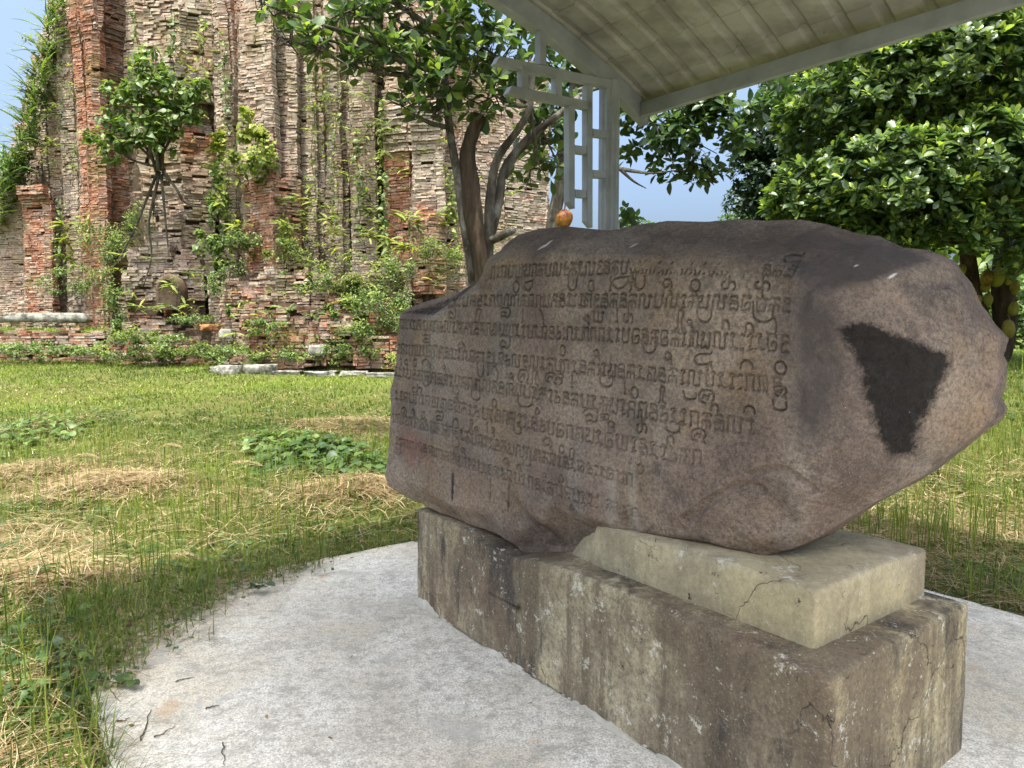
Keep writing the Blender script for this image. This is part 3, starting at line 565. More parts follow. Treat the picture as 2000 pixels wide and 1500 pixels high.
crown_ = polymask([(985,470,.14),(1100,440,.2),(1300,432,.25),(1560,430,.33),(1720,462,.4),(1860,510,.45),(1880,545,.47),(1790,520,.3),(1700,545,.12),(1560,530,.02),(1300,490,.1),(1100,480,.1)], .12)
notch = polymask([(777,612,.02),(895,571,.2),(944,535,.08),(905,573,0),(868,598,0),(838,616,0)], .015)
facet = polymask([(1545,470,.15),(1548,530,.02),(1590,552,.03),(1640,560,.06),(1700,549,.11),(1762,520,.22),(1790,505,.3),(1762,484,.42),(1620,440,.36)], .03)
rightdark = polymask([(1555,540,0),(1600,560,.03),(1640,700,.05),(1600,860,.03),(1560,860,0)], .05)
blk = np.clip(1.2 * shield + .24 * smoke + .5 * band + .26 * crown_ + .6 * notch, 0, 1.15)
grime = np.clip(.75 * smoke + .85 * crown_ + .8 * facet + .7 * rightdark + .6 * band, 0, 1)
for (px, y0, y1, wpx, amt) in [(884,915,985,7,.75),(958,930,990,8,.5),(995,940,1010,8,.5),(1072,1000,1050,0,0),(1005,650,760,5,.15),(870,840,900,6,.3),(1228,890,925,8,.35)]:
    if wpx:
        a, b = stw(px, y0)[:2], stw(px + 3, y1)[:2]; blk = np.maximum(blk, amt * np.exp(-((S - a[0]) / (wpx * .0022)) ** 2) * sstep(T, b[1] - .02, b[1] + .03) * (1 - sstep(T, a[1] - .03, a[1] + .03)))
pale = np.zeros(S.shape)
for (px, py, w_, wx, wy) in [(1068,476,.08,4,9),(1062,484,.08,3,6),(1240,480,.1,2,5),(1741,538,.17,2,5),(1663,516,.1,2,2),(1365,620,0,1.6,1.6),(1204,668,0,1.5,2)]:
    a = stw(px, py, w_); k = .0020; pale = np.maximum(pale, sstep(1.3 - np.hypot((S - a[0] + (T - a[1]) * -.4) / (wx * k), (T - a[1]) / (wy * k)), 0, .5))
for px, w_ in [(1195, 12), (1235, 10)]:
    a = stw(px, 960)[0]; pale = np.maximum(pale, .22 * np.exp(-((S - a) / (w_ * .0022)) ** 2) * (1 - sstep(T, stw(px, 900)[1] - .1, stw(px, 900)[1])))
redd = polymask([(775,840,0),(800,835,0),(835,860,0),(840,900,0),(800,910,0),(775,870,0)], .05) * .8
# ---- front sheet, snapped to the outline, plus the bulk of the boulder behind it
FRONTCUT = CUT
cell = ins[:-1, :-1] & ins[:-1, 1:] & ins[1:, 1:] & ins[1:, :-1]
used = np.zeros(S.shape, bool); used[:-1, :-1] |= cell; used[:-1, 1:] |= cell; used[1:, 1:] |= cell; used[1:, :-1] |= cell
full = np.zeros(S.shape, int); full[1:, 1:] += cell; full[1:, :-1] += cell; full[:-1, 1:] += cell; full[:-1, :-1] += cell
# 'full' counts the kept cells round each vertex
bd = used & (full < 4)
S2, T2 = S.copy(), T.copy(); S2[bd] = near[..., 0][bd]; T2[bd] = near[..., 1][bd]
ids = np.full(S.shape, -1); ids[used] = np.arange(used.sum())
Vf = unst(S2[used], T2[used], Wd[used])
q = np.stack([ids[:-1, :-1], ids[:-1, 1:], ids[1:, 1:], ids[1:, :-1]], -1)[cell]
tint = np.stack([blk[used], pale[used], redd[used]], -1); grm = grime[used]
from collections import Counter
E_ = np.concatenate([q[:, [0, 1]], q[:, [1, 2]], q[:, [2, 3]], q[:, [3, 0]]]); key = np.sort(E_, 1); key = key[:, 0].astype(np.int64) * 10 ** 7 + key[:, 1]
uq, inv, cnt = np.unique(key, return_inverse=True, return_counts=True); be = E_[cnt[inv] == 1]
nxt = {}
for a, b in be: nxt.setdefault(int(a), []).append(int(b))
best = []
seen = set()
for st0 in list(nxt):
    if st0 in seen: continue
    lp = [st0]; seen.add(st0); cur = st0
    while True:
        nn = [b for b in nxt.get(cur, []) if b not in seen]
        if not nn: break
        cur = nn[0]; seen.add(cur); lp.append(cur)
    if len(lp) > len(best): best = lp
lp = np.array(best); ls, lt, lw = S2[used][lp], T2[used][lp], Wd[used][lp]
cs, ct = .08, 1.12; VB = []; TB = []; K = len(lp)
for k, (sc_, dw, base) in enumerate([(1.0, .06, 0), (1.0, .14, .24), (.985, .22, .42), (.94, .3, .58), (.84, .36, .68), (.6, .4, .74), (.25, .4, .77)]):
    s_ = cs + (ls - cs) * sc_; t_ = ct + (lt - ct) * sc_; w_ = np.minimum(np.maximum(lw + dw, base), .8) + .03 * fbm(s_ * 4 + k, t_ * 4, 81, 3)
    w_ = np.maximum(w_, lw + .02 * (k + 1))
    VB.append(unst(s_ + .012 * fbm(s_ * 7, t_ * 7 + k, 82, 3), t_ + .012 * fbm(s_ * 7, t_ * 7 + k, 83, 3), w_)); TB.append(np.tile([.3, 0, 0], (K, 1)))
nF = len(Vf); Vall = np.concatenate([Vf] + VB); tint = np.concatenate([tint] + TB)
rings_ = [lp] + [nF + k * K + np.arange(K) for k in range(7)]
qb = np.concatenate([np.stack([a, b, np.roll(b, -1), np.roll(a, -1)], -1) for a, b in zip(rings_[:-1], rings_[1:])])
cap_c = Vall[rings_[-1]].mean(0); Vall = np.vstack([Vall, cap_c]); tint = np.vstack([tint, [.3, 0, 0]]); ci = len(Vall) - 1
qc = np.stack([rings_[-1], np.full(K, ci), np.full(K, ci), np.roll(rings_[-1], -1)], -1)
bo = unst(np.array(.1), np.array(.75), np.array(.35))
faces = [tuple(f) for f in qc[:, [0, 1, 3]].tolist()]
me = mesh('inscribed_boulder', Vall - bo, np.concatenate([q, qb]), M['stone'], True, {'stain': tint, 'grime': np.concatenate([grm, np.full(len(Vall) - len(grm), .5)])})
boulder = obj('inscribed_boulder', me, None, 'brown sandstone boulder carved with rows of old script and a black shield-shaped stain', 'inscribed stone', loc=bo)
# ================================================================== SHELTER (arched sheet roof on white steel posts)
AH = R(40); HU = np.array([-math.sin(AH), math.cos(AH), 0]); HV = np.array([math.cos(AH), math.sin(AH), 0]); HZ = np.array([0, 0, 1.0])
PP = at(1188, 440, 6.0); PP[2] = 0
shel = thing('roof_shelter', PP, 'open shelter with arched pale sheet roof on a fluted white post', 'shelter')
def roofz(q): return 4.095 - .084 * (q + 2.3) ** 2
def H(q, r, z): return q * HV - r * HU + z * HZ      # local to the post foot; r runs towards the near end of the roof
def gp(px, py, off=0.0):                             # point of the gable plane seen at a photo pixel -> (q, z)
    p = onplane(px, py, PP - HU * off, HU) - PP; return p @ HV, p[2]
# posts: fluted round tube with a foot plate
def post(q, r, ztop):
    mb = MB(); seg = 48; th = np.linspace(0, 2 * math.pi, seg, endpoint=False); rad = .082 + .006 * np.sign(np.sin(th * 12)) * np.abs(np.sin(th * 12)) ** .5
    zs = [.0, .03, ztop * .5, ztop]; V = []
    for z in zs: V += [H(q, r, z) + np.array([math.cos(t) * k, math.sin(t) * k, 0]) for t, k in zip(th, rad)]
    Fc = [(i * seg + j, i * seg + (j + 1) % seg, (i + 1) * seg + (j + 1) % seg, (i + 1) * seg + j) for i in range(3) for j in range(seg)] + [tuple(range(3 * seg, 4 * seg))]
    mb.add(V, Fc); po_ = obj('post', mb.me('post', M['paint']), shel)
    mb = MB(); mb.box(H(q, r, .012), HV * .14, HU * .14, HZ * .012); obj('foot_plate', mb.me('foot_plate', M['paint']), po_)
for q, r in ((0, 0), (-4.6, 0), (0, 4.1), (-4.6, 4.1)): post(q, r, roofz(q) - .10)
# arched gable beams
def arch(r, name='gable_beam'):
    qs = np.linspace(-5.0, .50, 46); V = []
    for q_ in qs:
        sl_ = -.168 * (q_ + 2.3); nrm = np.array([-sl_, 1.0]); nrm /= np.linalg.norm(nrm)
        for a_, b_ in ((.0, -.045), (.0, .045), (-.155, .045), (-.155, -.045)):
            V.append(H(q_ + nrm[0] * (a_ - .012), r + b_, roofz(q_) + nrm[1] * (a_ - .012)))
    n_ = len(qs); Fc = [(i * 4 + j, i * 4 + (j + 1) % 4, (i + 1) * 4 + (j + 1) % 4, (i + 1) * 4 + j) for i in range(n_ - 1) for j in range(4)] + [(0, 1, 2, 3), tuple((n_ - 1) * 4 + k for k in (3, 2, 1, 0))]
    me = mesh(name, V, Fc, M['paint']); o = obj(name, me, shel); bv = o.modifiers.new('b', 'BEVEL'); bv.width = .008; bv.segments = 2; bv.limit_method = 'ANGLE'
arch(0.0); arch(4.1)
def beam(q, z0, h, r0=-.1, r1=4.5, name='eave_beam', t=.03):
    mb = MB(); mb.box(H(q, (r0 + r1) / 2, z0 - h / 2), HV * t, HU * (r1 - r0) / 2, HZ * h / 2); o = obj(name, mb.me(name, M['paint']), shel)
    bv = o.modifiers.new('b', 'BEVEL'); bv.width = .006; bv.segments = 2
beam(.36, roofz(.36) - .055, .115, .05); beam(-4.85, roofz(-4.85) - .055, .115, .05)
# roof: sheets pressed into shallow tile steps, each sheet a part, lapping its neighbour
def sheet(r0, r1, lift):
    ribs = np.arange(r0, r1 + 1e-6, .01225); qs = []
    q_ = -5.02
    while q_ < .56: qs += [q_, q_ + .002]; q_ += .145 if False else .31
    qs = sorted(qs + list(np.arange(-4.94, .56, .155)) + [.56]); qs = np.array(qs)
    rr_, qq = np.meshgrid(ribs, qs); ph = (rr_ % .245) / .245
    prof = .024 * (sstep(ph, .06, .16) - sstep(ph, .34, .44))
    side = np.where(qq > -2.3, 1, -1)
    tile = np.where(side > 0, ((qq + 5.02) % .31) / .31, 1 - ((qq + 5.02) % .31) / .31)
    z = roofz(qq) + prof + .008 * (tile - .5) + .016 + lift
    V = (qq[..., None] * HV - rr_[..., None] * HU + z[..., None] * HZ).reshape(-1, 3); ny_, nx_ = qq.shape; id_ = np.arange(ny_ * nx_).reshape(ny_, nx_)
    Fc = np.stack([id_[:-1, :-1], id_[:-1, 1:], id_[1:, 1:], id_[1:, :-1]], -1).reshape(-1, 4)
    o = obj('roof_sheet', mesh('roof_sheet', V, Fc, M['roof']), shel); sd = o.modifiers.new('s', 'SOLIDIFY'); sd.thickness = .004; sd.offset = 1
for k in range(5): sheet(-.16 + k * .98, -.16 + (k + 1) * .98 + .05, .005 * (k % 2))
# lattice bracket, every bar its own part (pixel boxes measured in the gable plane)
def bar(x0, y0, x1, y1, t, point=0, dq=0.0):
    """bar along the line (x0,y0)-(x1,y1), thickness t metres, optional cut point at the first end"""
    a = np.array(gp(x0, y0, .03)); b = np.array(gp(x1, y1, .03)); d = b - a; L = np.linalg.norm(d); d /= L; n_ = np.array([-d[1], d[0]])
    prof = [a - n_ * t / 2, a + n_ * t / 2] if not point else [a - n_ * t / 2 + d * (point > 0) * t * .0, a + n_ * t / 2 + d * t * .75 * (1 if point > 0 else 0)]
    if point < 0: prof = [a - n_ * t / 2 + d * t * .75, a + n_ * t / 2]
    prof += [b + n_ * t / 2, b - n_ * t / 2]
    V = [H(p[0], .03 + s_ * .032, p[1]) for s_ in (-1, 1) for p in prof]
    me = mesh('lattice_bar', V, [(0, 1, 2, 3), (7, 6, 5, 4), (0, 4, 5, 1), (1, 5, 6, 2), (2, 6, 7, 3), (3, 7, 4, 0)], M['paint'])
    bm = bmesh.new(); bm.from_mesh(me); bmesh.ops.recalc_face_normals(bm, faces=bm.faces); bm.to_mesh(me); bm.free()
    o = obj('lattice_bar', me, shel); bv = o.modifiers.new('b', 'BEVEL'); bv.width = .004; bv.segments = 2
T_ = .062
bar(962, 118, 1190, 166, T_, 1); bar(986, 176, 1150, 208, T_, 1)
bar(1056, 62, 1056, 128, T_); bar(1021, 130, 1021, 180, T_); bar(1087, 150, 1087, 192, T_)
bar(1112, 408, 1112, 200, T_, 1); bar(1147, 445, 1147, 168, T_, 1)
bar(1118, 292, 1140, 295, .058); bar(1118, 378, 1140, 380, .058); bar(1153, 260, 1178, 263, .058); bar(1153, 340, 1178, 342, .058)
# ================================================================== BRICK TOWER
BH, BL = .058, .25                                   # course height, brick length
class Bricks:
    def __init__(s): s.c = []; s.e = []; s.n = []; s.h = []; s.t = []
    def add(s, c, e, n, h, t): s.c.append(c); s.e.append(e); s.n.append(n); s.h.append(h); s.t.append(t)
    def arrays(s): return tuple(np.concatenate(a) for a in (s.c, s.e, s.n, s.h, s.t))
BR = Bricks(); core = MB(); brg = np.random.default_rng(3)
def wall(a, b, z0, ztop, red=.1, soot=.1, ero=.10, miss=.015, prof=None, redz=None, seed=0, core_on=True, zlow=None):
    """courses of single bricks laid along plan line a->b (outside on the camera side)"""
    a = np.asarray(a, float); b = np.asarray(b, float); d = b - a; L = np.hypot(*d); d = d / L; n_ = np.array([d[1], -d[0]])
    mid = (a + b) / 2
    if n_ @ (-mid) < 0 and prof != 'back': n_ = n_
    zt_max = ztop if np.isscalar(ztop) else max(ztop(x) for x in np.linspace(0, L, 20))
    k = int((zt_max - z0) / BH); cs, hs, ts = [], [], []
    for i in range(k):
        z = z0 + (i + .5) * BH; x = -brg.random() * BL * .8
        while x < L:
            bl = BL * brg.uniform(.72, 1.12); x0, x1 = max(x, 0), min(x + bl, L); x += bl
            if x1 - x0 < .03: continue
            xm = (x0 + x1) / 2; zt = ztop if np.isscalar(ztop) else ztop(xm)
            if z > zt + brg.normal(0, .06) or (zlow is not None and z < zlow(xm)): continue
            if brg.random() < miss: continue
            cs.append((xm, z)); hs.append((x1 - x0) / 2 - .004)
    if not cs: return
    cs = np.array(cs); hs = np.array(hs); wx = a[0] + d[0] * cs[:, 0]; wy = a[1] + d[1] * cs[:, 0]; z = cs[:, 1]; N_ = len(cs)
    al = wx * .9 + wy * .7
    o_ = ero * 1.3 * fbm(al * .9, z * .55, 31 + seed, 4) + .35 * ero * fbm(al * 3, z * 2.2, 41 + seed, 3) + brg.normal(0, .004, N_) + ero * .25 * vnoise(z * 7.3 + 0 * al, z * 0 + seed, 51)
    o_ -= (brg.random(N_) < .04) * brg.uniform(.015, .04, N_)
    if callable(prof): o_ += prof(z)
    C = np.stack([wx + n_[0] * (o_ - .08), wy + n_[1] * (o_ - .08), z + brg.normal(0, .003, N_)], -1)
    E3 = np.tile([d[0], d[1], 0.0], (N_, 1)); N3 = np.tile([n_[0], n_[1], 0.0], (N_, 1))
    an = brg.normal(0, .025, N_); E3 = E3 + N3 * (an * .4)[:, None]
    hh = np.stack([hs, np.full(N_, .09), np.full(N_, BH / 2 - .003) * brg.uniform(.94, 1.03, N_)], -1)
    rd = np.full(N_, red) if redz is None else np.where((z > redz[0]) & (z < redz[1]), redz[2], red)
    sot_shade = soot + .5 * fbm(al * .7, z * .5, 61 + seed, 3) + brg.normal(0, .1, N_)
    BR.add(C, E3, N3, hh, np.stack([brg.random(N_), rd + brg.normal(0, .13, N_), sot_shade], -1))
    if core_on:
        p = [a - n_ * .13, b - n_ * .13]; zt0 = ztop if np.isscalar(ztop) else ztop(.1 * L); zt1 = ztop if np.isscalar(ztop) else ztop(.9 * L)
        core.add([(p[0][0], p[0][1], z0 - .3), (p[1][0], p[1][1], z0 - .3), (p[1][0], p[1][1], zt1 - .1), (p[0][0], p[0][1], zt0 - .1)], [(0, 1, 2, 3)])
def pl(px, d): p = at(px, 600, d); return (p[0], p[1])
def zat(py, d): return at(1000, py, d)[2]
def run(pts, z0, ztop, **k):
    kk = {q_: v for q_, v in k.items() if q_ != 'per'}
    for i in range(len(pts) - 1):
        o = dict(kk)
        if 'per' in k and i in k['per']: o.update(k['per'][i])
        zt = o.pop('ztop', ztop); wall(pl(*pts[i]), pl(*pts[i + 1]), z0, zt, seed=i * 7 + int(pts[0][0]) % 50, **o)
TOPZ = 10.6
# right-hand body: shafts and slender ribs of the tower face
def cap1(z): return .05 * np.clip(np.floor((z - 5.15) / .16), 0, 6) * (z < 6.15) + .16 * ((z >= 6.15) & (z < 6.6)) + .03 * ((z > 7.2) & (z < 7.6))
def cap2(z): return .03 * np.clip(np.floor((z - 8.6) / .16), 0, 6)
run([(398, 17.4), (430, 17.2), (434, 15.8), (468, 15.6), (470, 15.75), (481, 15.72), (483, 15.3), (545, 15.1), (549, 15.5), (590, 15.45), (592, 15.75), (622, 15.7), (625, 15.86), (640, 15.84), (643, 15.62), (668, 15.6), (671, 15.8), (686, 15.78), (689, 15.55), (738, 15.5), (741, 16.2), (754, 16.2), (757, 15.5)], 1.7, TOPZ,
    red=.12, soot=.12, ero=.10, per={4: dict(red=.75), 2: dict(red=.2), 6: dict(redz=(2.3, 4.7, .85)), 7: dict(redz=(2.3, 4.9, .9), soot=.3), 8: dict(redz=(2.3, 4.7, .8), soot=.4), 20: dict(soot=.6), 21: dict(soot=.5, red=.6)})  # darker right of the corner and in the recess: shade painted into the tint
run([(757, 15.5), (806, 15.35), (808, 15.2), (866, 15.1), (869, 16.0), (905, 15.95), (907, 16.6), (985, 16.9), (1069, 17.6), (1069, 20.5)], .9, TOPZ - 1.2, red=.2, soot=.15, ero=.10,
    per={0: dict(redz=(2.0, 5.3, 1.0), prof=cap1), 1: dict(prof=cap1), 2: dict(redz=(2.0, 4.2, .8), prof=cap1), 4: dict(red=.45, soot=.3), 6: dict(ztop=7.8), 7: dict(ztop=7.6), 8: dict(ztop=7.4)})
# lower part of the two broken shafts: rounded red brick stumps
run([(498, 15.2), (540, 14.85), (592, 15.25)], 2.75, lambda x: 4.75, red=.8, soot=.2, ero=.05, miss=.02, per={1: dict(soot=.5)})  # right face of the stump carries painted shade in its brick tint
run([(806, 15.1), (838, 14.85), (872, 15.1)], 2.3, lambda x: 3.9, red=.7, soot=.2, ero=.05, miss=.02)
# stepped, half buried plinth under it
for (d_, x0, x1, zt, rd, er) in [(14.95, 408, 800, 2.95, .25, .16), (14.6, 425, 790, 2.45, .45, .2), (14.3, 470, 800, 1.95, .5, .22), (14.0, 480, 770, 1.55, .8, .24)]:
    f1, f2 = RNG.random(2) * 9
    run([(x0, d_ + .3), (x0 + 25, d_), ((x0 + x1) / 2, d_ - .1), (x1, d_ + .05), (x1 + 4, d_ + 1)], .85, (lambda zt, f1: (lambda x: zt + .32 * math.sin(x * 1.7 + f1) * math.sin(x * .9 + f2) + .1 * math.sin(x * 5 + f1)))(zt, f1), red=rd, soot=.3, ero=er, miss=.10)
run([(690, 13.75), (760, 13.7), (800, 13.8)], .8, lambda x: 1.35 + .1 * math.sin(x * 4), red=.8, soot=.1, ero=.15, miss=.1)
run([(525, 13.8), (590, 13.75)], .8, lambda x: 1.42 + .1 * math.sin(x * 5), red=.85, soot=.1, ero=.12, miss=.1)
# ruined buttress standing proud of the wall
for (z0_, z1_, l0, r0, d0, l1) in [(.85, 1.65, 238, 432, 14.9, 240), (1.65, 2.2, 238, 395, 15.4, 244), (2.2, 2.75, 248, 400, 15.35, 250), (2.75, 3.3, 262, 420, 15.6, 280), (3.3, 4.0, 292, 425, 15.8, 300), (4.0, 5.0, 300, 428, 15.95, 306), (5.0, 6.0, 296, 428, 16.1, 300), (6.0, 6.6, 300, 426, 16.2, 306), (6.6, 7.4, 286, 430, 16.0, 300), (7.4, 10.4, 300, 436, 16.1, 310)]:
    s_ = 10 + int(z0_ * 10)
    lip = lambda x, z1_=z1_, s_=s_: z1_ + .16 * math.sin(x * 3 + s_)
    wall(pl(l0, d0 + 1.9), pl(l0, d0 + .1), z0_, z1_ + .1, red=.2, soot=.2, ero=.2, miss=.08, seed=s_)
    wall(pl(l0, d0 + .1), pl((l0 + r0) / 2, d0), z0_, lip, red=.15 if z0_ > 1.7 else .6, soot=.15, ero=.22, miss=.06, seed=s_ + 1)
    wall(pl((l0 + r0) / 2, d0), pl(r0, d0 + .25), z0_, lip, red=.15 if z0_ > 1.7 else .6, soot=.18, ero=.22, miss=.06, seed=s_ + 2, redz=(5.4, 6.1, .9))
    wall(pl(r0, d0 + .25), pl(r0 + 3, d0 + 1.7), z0_, z1_, red=.2, soot=.4, ero=.12, seed=s_ + 3)  # right return gets a darker tint than the front
# left wing, stepping down to the grass, with two panelled pilasters
def ztl(px, d): return zat(np.interp(px, [-60, 0, 20, 40, 60, 80, 100, 118, 135, 150], [520, 402, 335, 292, 232, 152, 82, 20, -30, -220]), d)
lw = [(-60, 19.4), (-10, 19.3), (52, 19.2), (54, 18.7), (106, 18.55), (108, 19.2), (132, 19.15), (134, 18.95), (163, 18.9), (166, 18.4), (184, 18.3), (187, 18.0), (214, 17.85), (218, 18.3), (262, 18.7), (300, 18.6), (400, 18.0)]
def capA(z): zc = zat(372, 18.6); return .06 * np.clip(np.floor((z - zc + .5) / .12), 0, 3) * (z > zc - .5)
def capB(z): zc = zat(45, 18); return .03 * np.clip(np.floor((z - zc + .5) / .13), 0, 4)
for i in range(len(lw) - 1):
    (xa, da), (xb, db) = lw[i], lw[i + 1]; zt = (lambda xa, xb, da: (lambda x: ztl(xa + (xb - xa) * min(1, x / .8) if xb - xa < 70 else (xa + xb) / 2, da)))(xa, xb, da)
    kw = dict(red=.25, soot=.3, ero=.07, seed=i * 5)
    if i == 3: kw.update(red=.75, prof=capA, ero=.03, soot=.25); zt = zat(362, 18.6)
    if i in (2, 4): zt = zat(362, 18.6); kw.update(red=.5)
    if i in (9, 10, 11): kw.update(red=.85, prof=capB, soot=.15)
    if i in (12, 13): kw.update(red=.7, prof=capB, soot=.55)  # pilaster's right face and the recess beside it: shade painted into the bricks
    if i >= 9: zt = 13.0
    if i in (5, 6, 7, 8): zt = (lambda xa: lambda x: ztl(xa, 19) - .3 + 0 * x)(xa)
    if i == 0 or i == 1: zt = (lambda xa, xb: (lambda x: ztl(xa + (xb - xa) * min(1, x / ((xb - xa) / F * 19.3)), 19)))(xa, xb)
    wall(pl(xa, da), pl(xb, db), 1.2, zt, **kw)
bw = [-60, -20, 0, 12, 24, 36, 48, 60, 72, 84, 96, 108, 118, 128, 140, 155, 175]
for i in range(len(bw) - 1): wall(pl(bw[i], 19.7), pl(bw[i + 1], 19.7), 1.2, ztl((bw[i] + bw[i + 1]) / 2 + 4, 19.7), red=.2, soot=.3, ero=.12, seed=i * 3)
run([(-80, 18.6), (0, 18.4), (45, 18.3), (112, 18.2), (240, 18.1)], 1.1, lambda x: 1.75 + .12 * math.sin(x * 3), red=.4, soot=.5, ero=.2, miss=.1)
for (xa, xb, da, db, zt) in [(400, 760, 17.6, 17.6, 10.4), (745, 1060, 16.9, 18.2, 7.2), (190, 440, 18.9, 18.2, 12)]:
    a_, b_ = pl(xa, da), pl(xb, db); core.add([(*a_, .5), (*b_, .5), (*b_, zt), (*a_, zt)], [(0, 1, 2, 3)])
C, E3, N3, HH, TT = BR.arrays(); C = C.astype(float)
to = np.array(pl(560, 15.5) + (1.0,))
tower = thing('brick_tower', to, 'ruined brick temple tower overgrown with ferns and creepers', 'tower')
Z3 = np.array([0, 0, 1.0]); NB = len(C); seen_px, seen_py = proj(C)
dist_c = np.linalg.norm(C - CAMP, axis=1)
CR = np.array([(i, j, k) for k in (-1, 1) for j in (-1, 1) for i in (-1, 1)], float)
QF = np.array([(0, 2, 3, 1), (4, 5, 7, 6), (0, 1, 5, 4), (2, 6, 7, 3), (0, 4, 6, 2), (1, 3, 7, 5)])
# the 300 bricks that show largest stand as bricks of their own; the rest are one mass of the same bricks
vis = (seen_px > 235) & (seen_px < 770) & (seen_py > 560) & (seen_py < 692) & (np.abs(N3[:, 1]) > .6)
order = np.argsort(np.where(vis, dist_c, 1e6)); single = order[:300]; rest = np.setdiff1d(np.arange(NB), single)
def brickverts(ix):
    cr = CR[None] * HH[ix][:, None, :] + brg.normal(0, .006, (len(ix), 8, 3))
    return C[ix][:, None, :] + cr[..., :1] * E3[ix][:, None, :] + cr[..., 1:2] * N3[ix][:, None, :] + cr[..., 2:] * Z3
Vb = brickverts(rest).reshape(-1, 3); Fb = (QF[None] + (np.arange(len(rest)) * 8)[:, None, None]).reshape(-1, 4)
obj('brickwork', mesh('brickwork', Vb - to, Fb, M['brick'], False, {'tint': np.repeat(TT[rest], 8, 0)}), tower, kind='stuff', label='weathered brick courses of the tower walls')
obj('wall_core', core.me('wall_core', M['core'], False, to), tower)
proto = []
for k in range(10):
    cr = CR * np.array([1, 1, 1]) * (1 + brg.normal(0, .07, (8, 3))); bm = bmesh.new(); me = mesh('brick', cr, QF, M['brick'])
    bm.from_mesh(me); bmesh.ops.bevel(bm, geom=list(bm.edges), offset=.12, segments=1, affect='EDGES'); bm.to_mesh(me); bm.free()
    a_ = me.attributes.new('tint', 'FLOAT_VECTOR', 'POINT'); a_.data.foreach_set('vector', np.tile([k / 9, [.9, .6, .3][k % 3], [.1, .4, .2, .5][k % 4]], (len(me.vertices), 1)).astype(np.float32).ravel()); proto.append(me)
for i in single:
    o = obj('brick', proto[int(brg.integers(10))], tower)
    o.matrix_local = Matrix([[*(E3[i] * HH[i, 0])[[0]], (N3[i] * HH[i, 1])[0], 0, C[i, 0] - to[0]], [(E3[i] * HH[i, 0])[1], (N3[i] * HH[i, 1])[1], 0, C[i, 1] - to[1]], [0, 0, HH[i, 2], C[i, 2] - to[2]], [0, 0, 0, 1]])
# arched false niche of moulded brick on the buttress
nc = at(330, 580, 15.1); mb = MB(); prof = [(-.27, -.42), (-.27, .1)] + [(.27 * math.cos(t), .12 + .36 * math.sin(t)) for t in np.linspace(math.pi, 0, 12)] + [(.27, .1), (.27, -.42)]
for sc_, y_ in ((1, 0),): 
    nP = len(prof); V = []
    for (f, dy) in ((1.0, .3), (1.0, -.02), (.92, -.06), (.72, -.06), (.68, -.03)):
        V += [nc + np.array([p[0] * f, dy, p[1] * f + .02 * math.sin(p[1] * 40)]) for p in prof]
    mb.add(V, [(k * nP + j, k * nP + j + 1, (k + 1) * nP + j + 1, (k + 1) * nP + j) for k in range(4) for j in range(nP - 1)] + [tuple(range(4 * nP, 5 * nP))])
obj('false_niche', mb.me('false_niche', M['core'], True, to), tower)
terrace = thing('terrace_wall', np.array(pl(90, 15.35) + (1.0,)), 'low broken brick terrace wall before the left wing of the tower', 'wall')
BR = Bricks(); core = MB(); run([(-90, 15.5), (-20, 15.4), (60, 15.3), (130, 15.35), (205, 15.25), (238, 15.4)], .85, lambda x: 1.42 + .17 * math.sin(x * 1.9 + 1) + .06 * math.sin(x * 11), red=.55, soot=.35, ero=.16, miss=.08)
c2, e2, n2_, h2_, t2 = BR.arrays(); o_ = np.array(terrace.location); px2, py2 = proj(c2); ok2 = np.where(px2 > 0)[0][:300]; rest2 = np.setdiff1d(np.arange(len(c2)), ok2)
for i in ok2:
    o = obj('brick', proto[int(brg.integers(10))], terrace)
    o.matrix_local = Matrix([[e2[i, 0] * h2_[i, 0], n2_[i, 0] * h2_[i, 1], 0, c2[i, 0] - o_[0]], [e2[i, 1] * h2_[i, 0], n2_[i, 1] * h2_[i, 1], 0, c2[i, 1] - o_[1]], [0, 0, h2_[i, 2], c2[i, 2] - o_[2]], [0, 0, 0, 1]])
if len(rest2):
    cr = CR[None] * h2_[rest2][:, None, :]; vv = c2[rest2][:, None, :] + cr[..., :1] * e2[rest2][:, None, :] + cr[..., 1:2] * n2_[rest2][:, None, :] + cr[..., 2:] * Z3
    obj('brickwork', mesh('brickwork', vv.reshape(-1, 3) - o_, (QF[None] + (np.arange(len(rest2)) * 8)[:, None, None]).reshape(-1, 4), M['brick'], False, {'tint': np.repeat(t2[rest2], 8, 0)}), terrace, kind='stuff')
obj('wall_core', core.me('wall_core', M['core'], False, o_), terrace)
# stone blocks, steps and low walls lying before the tower
def rough_block(name, c, half, yaw, label, cat, group, mat, seed):
    rg_ = np.random.default_rng(seed); bm = bmesh.new(); bmesh.ops.create_cube(bm, size=2); bmesh.ops.bevel(bm, geom=list(bm.edges), offset=.07, segments=1, affect='EDGES')
    bmesh.ops.subdivide_edges(bm, edges=list(bm.edges), cuts=3, use_grid_fill=True)
    cy, sy = math.cos(yaw), math.sin(yaw); off = rg_.random(2) * 50
    for v in bm.verts:
        p = np.array(v.co); f = 1 + .32 * float(fbm(p[0] * 2.3 + off[0], p[1] * 2.3 + p[2] * 1.7 + off[1], seed, 4)); p = p * f * half; v.co = (p[0] * cy - p[1] * sy, p[0] * sy + p[1] * cy, p[2])
    me = bpy.data.meshes.new(name); bm.to_mesh(me); bm.free(); me.materials.append(mat)
    me.polygons.foreach_set('use_smooth', np.full(len(me.polygons), True)); return obj(name, me, None, label, cat, group, None, c)
def gpt(px, py, it=30):
    d_ = ray(px, py); lo, hi = 2.0, 40.0
    ts = np.linspace(2, 40, 800); P = CAMP + ts[:, None] * d_ / d_[1]; k = np.argmax(P[:, 2] < gz(P[:, 0], P[:, 1])); return P[k]
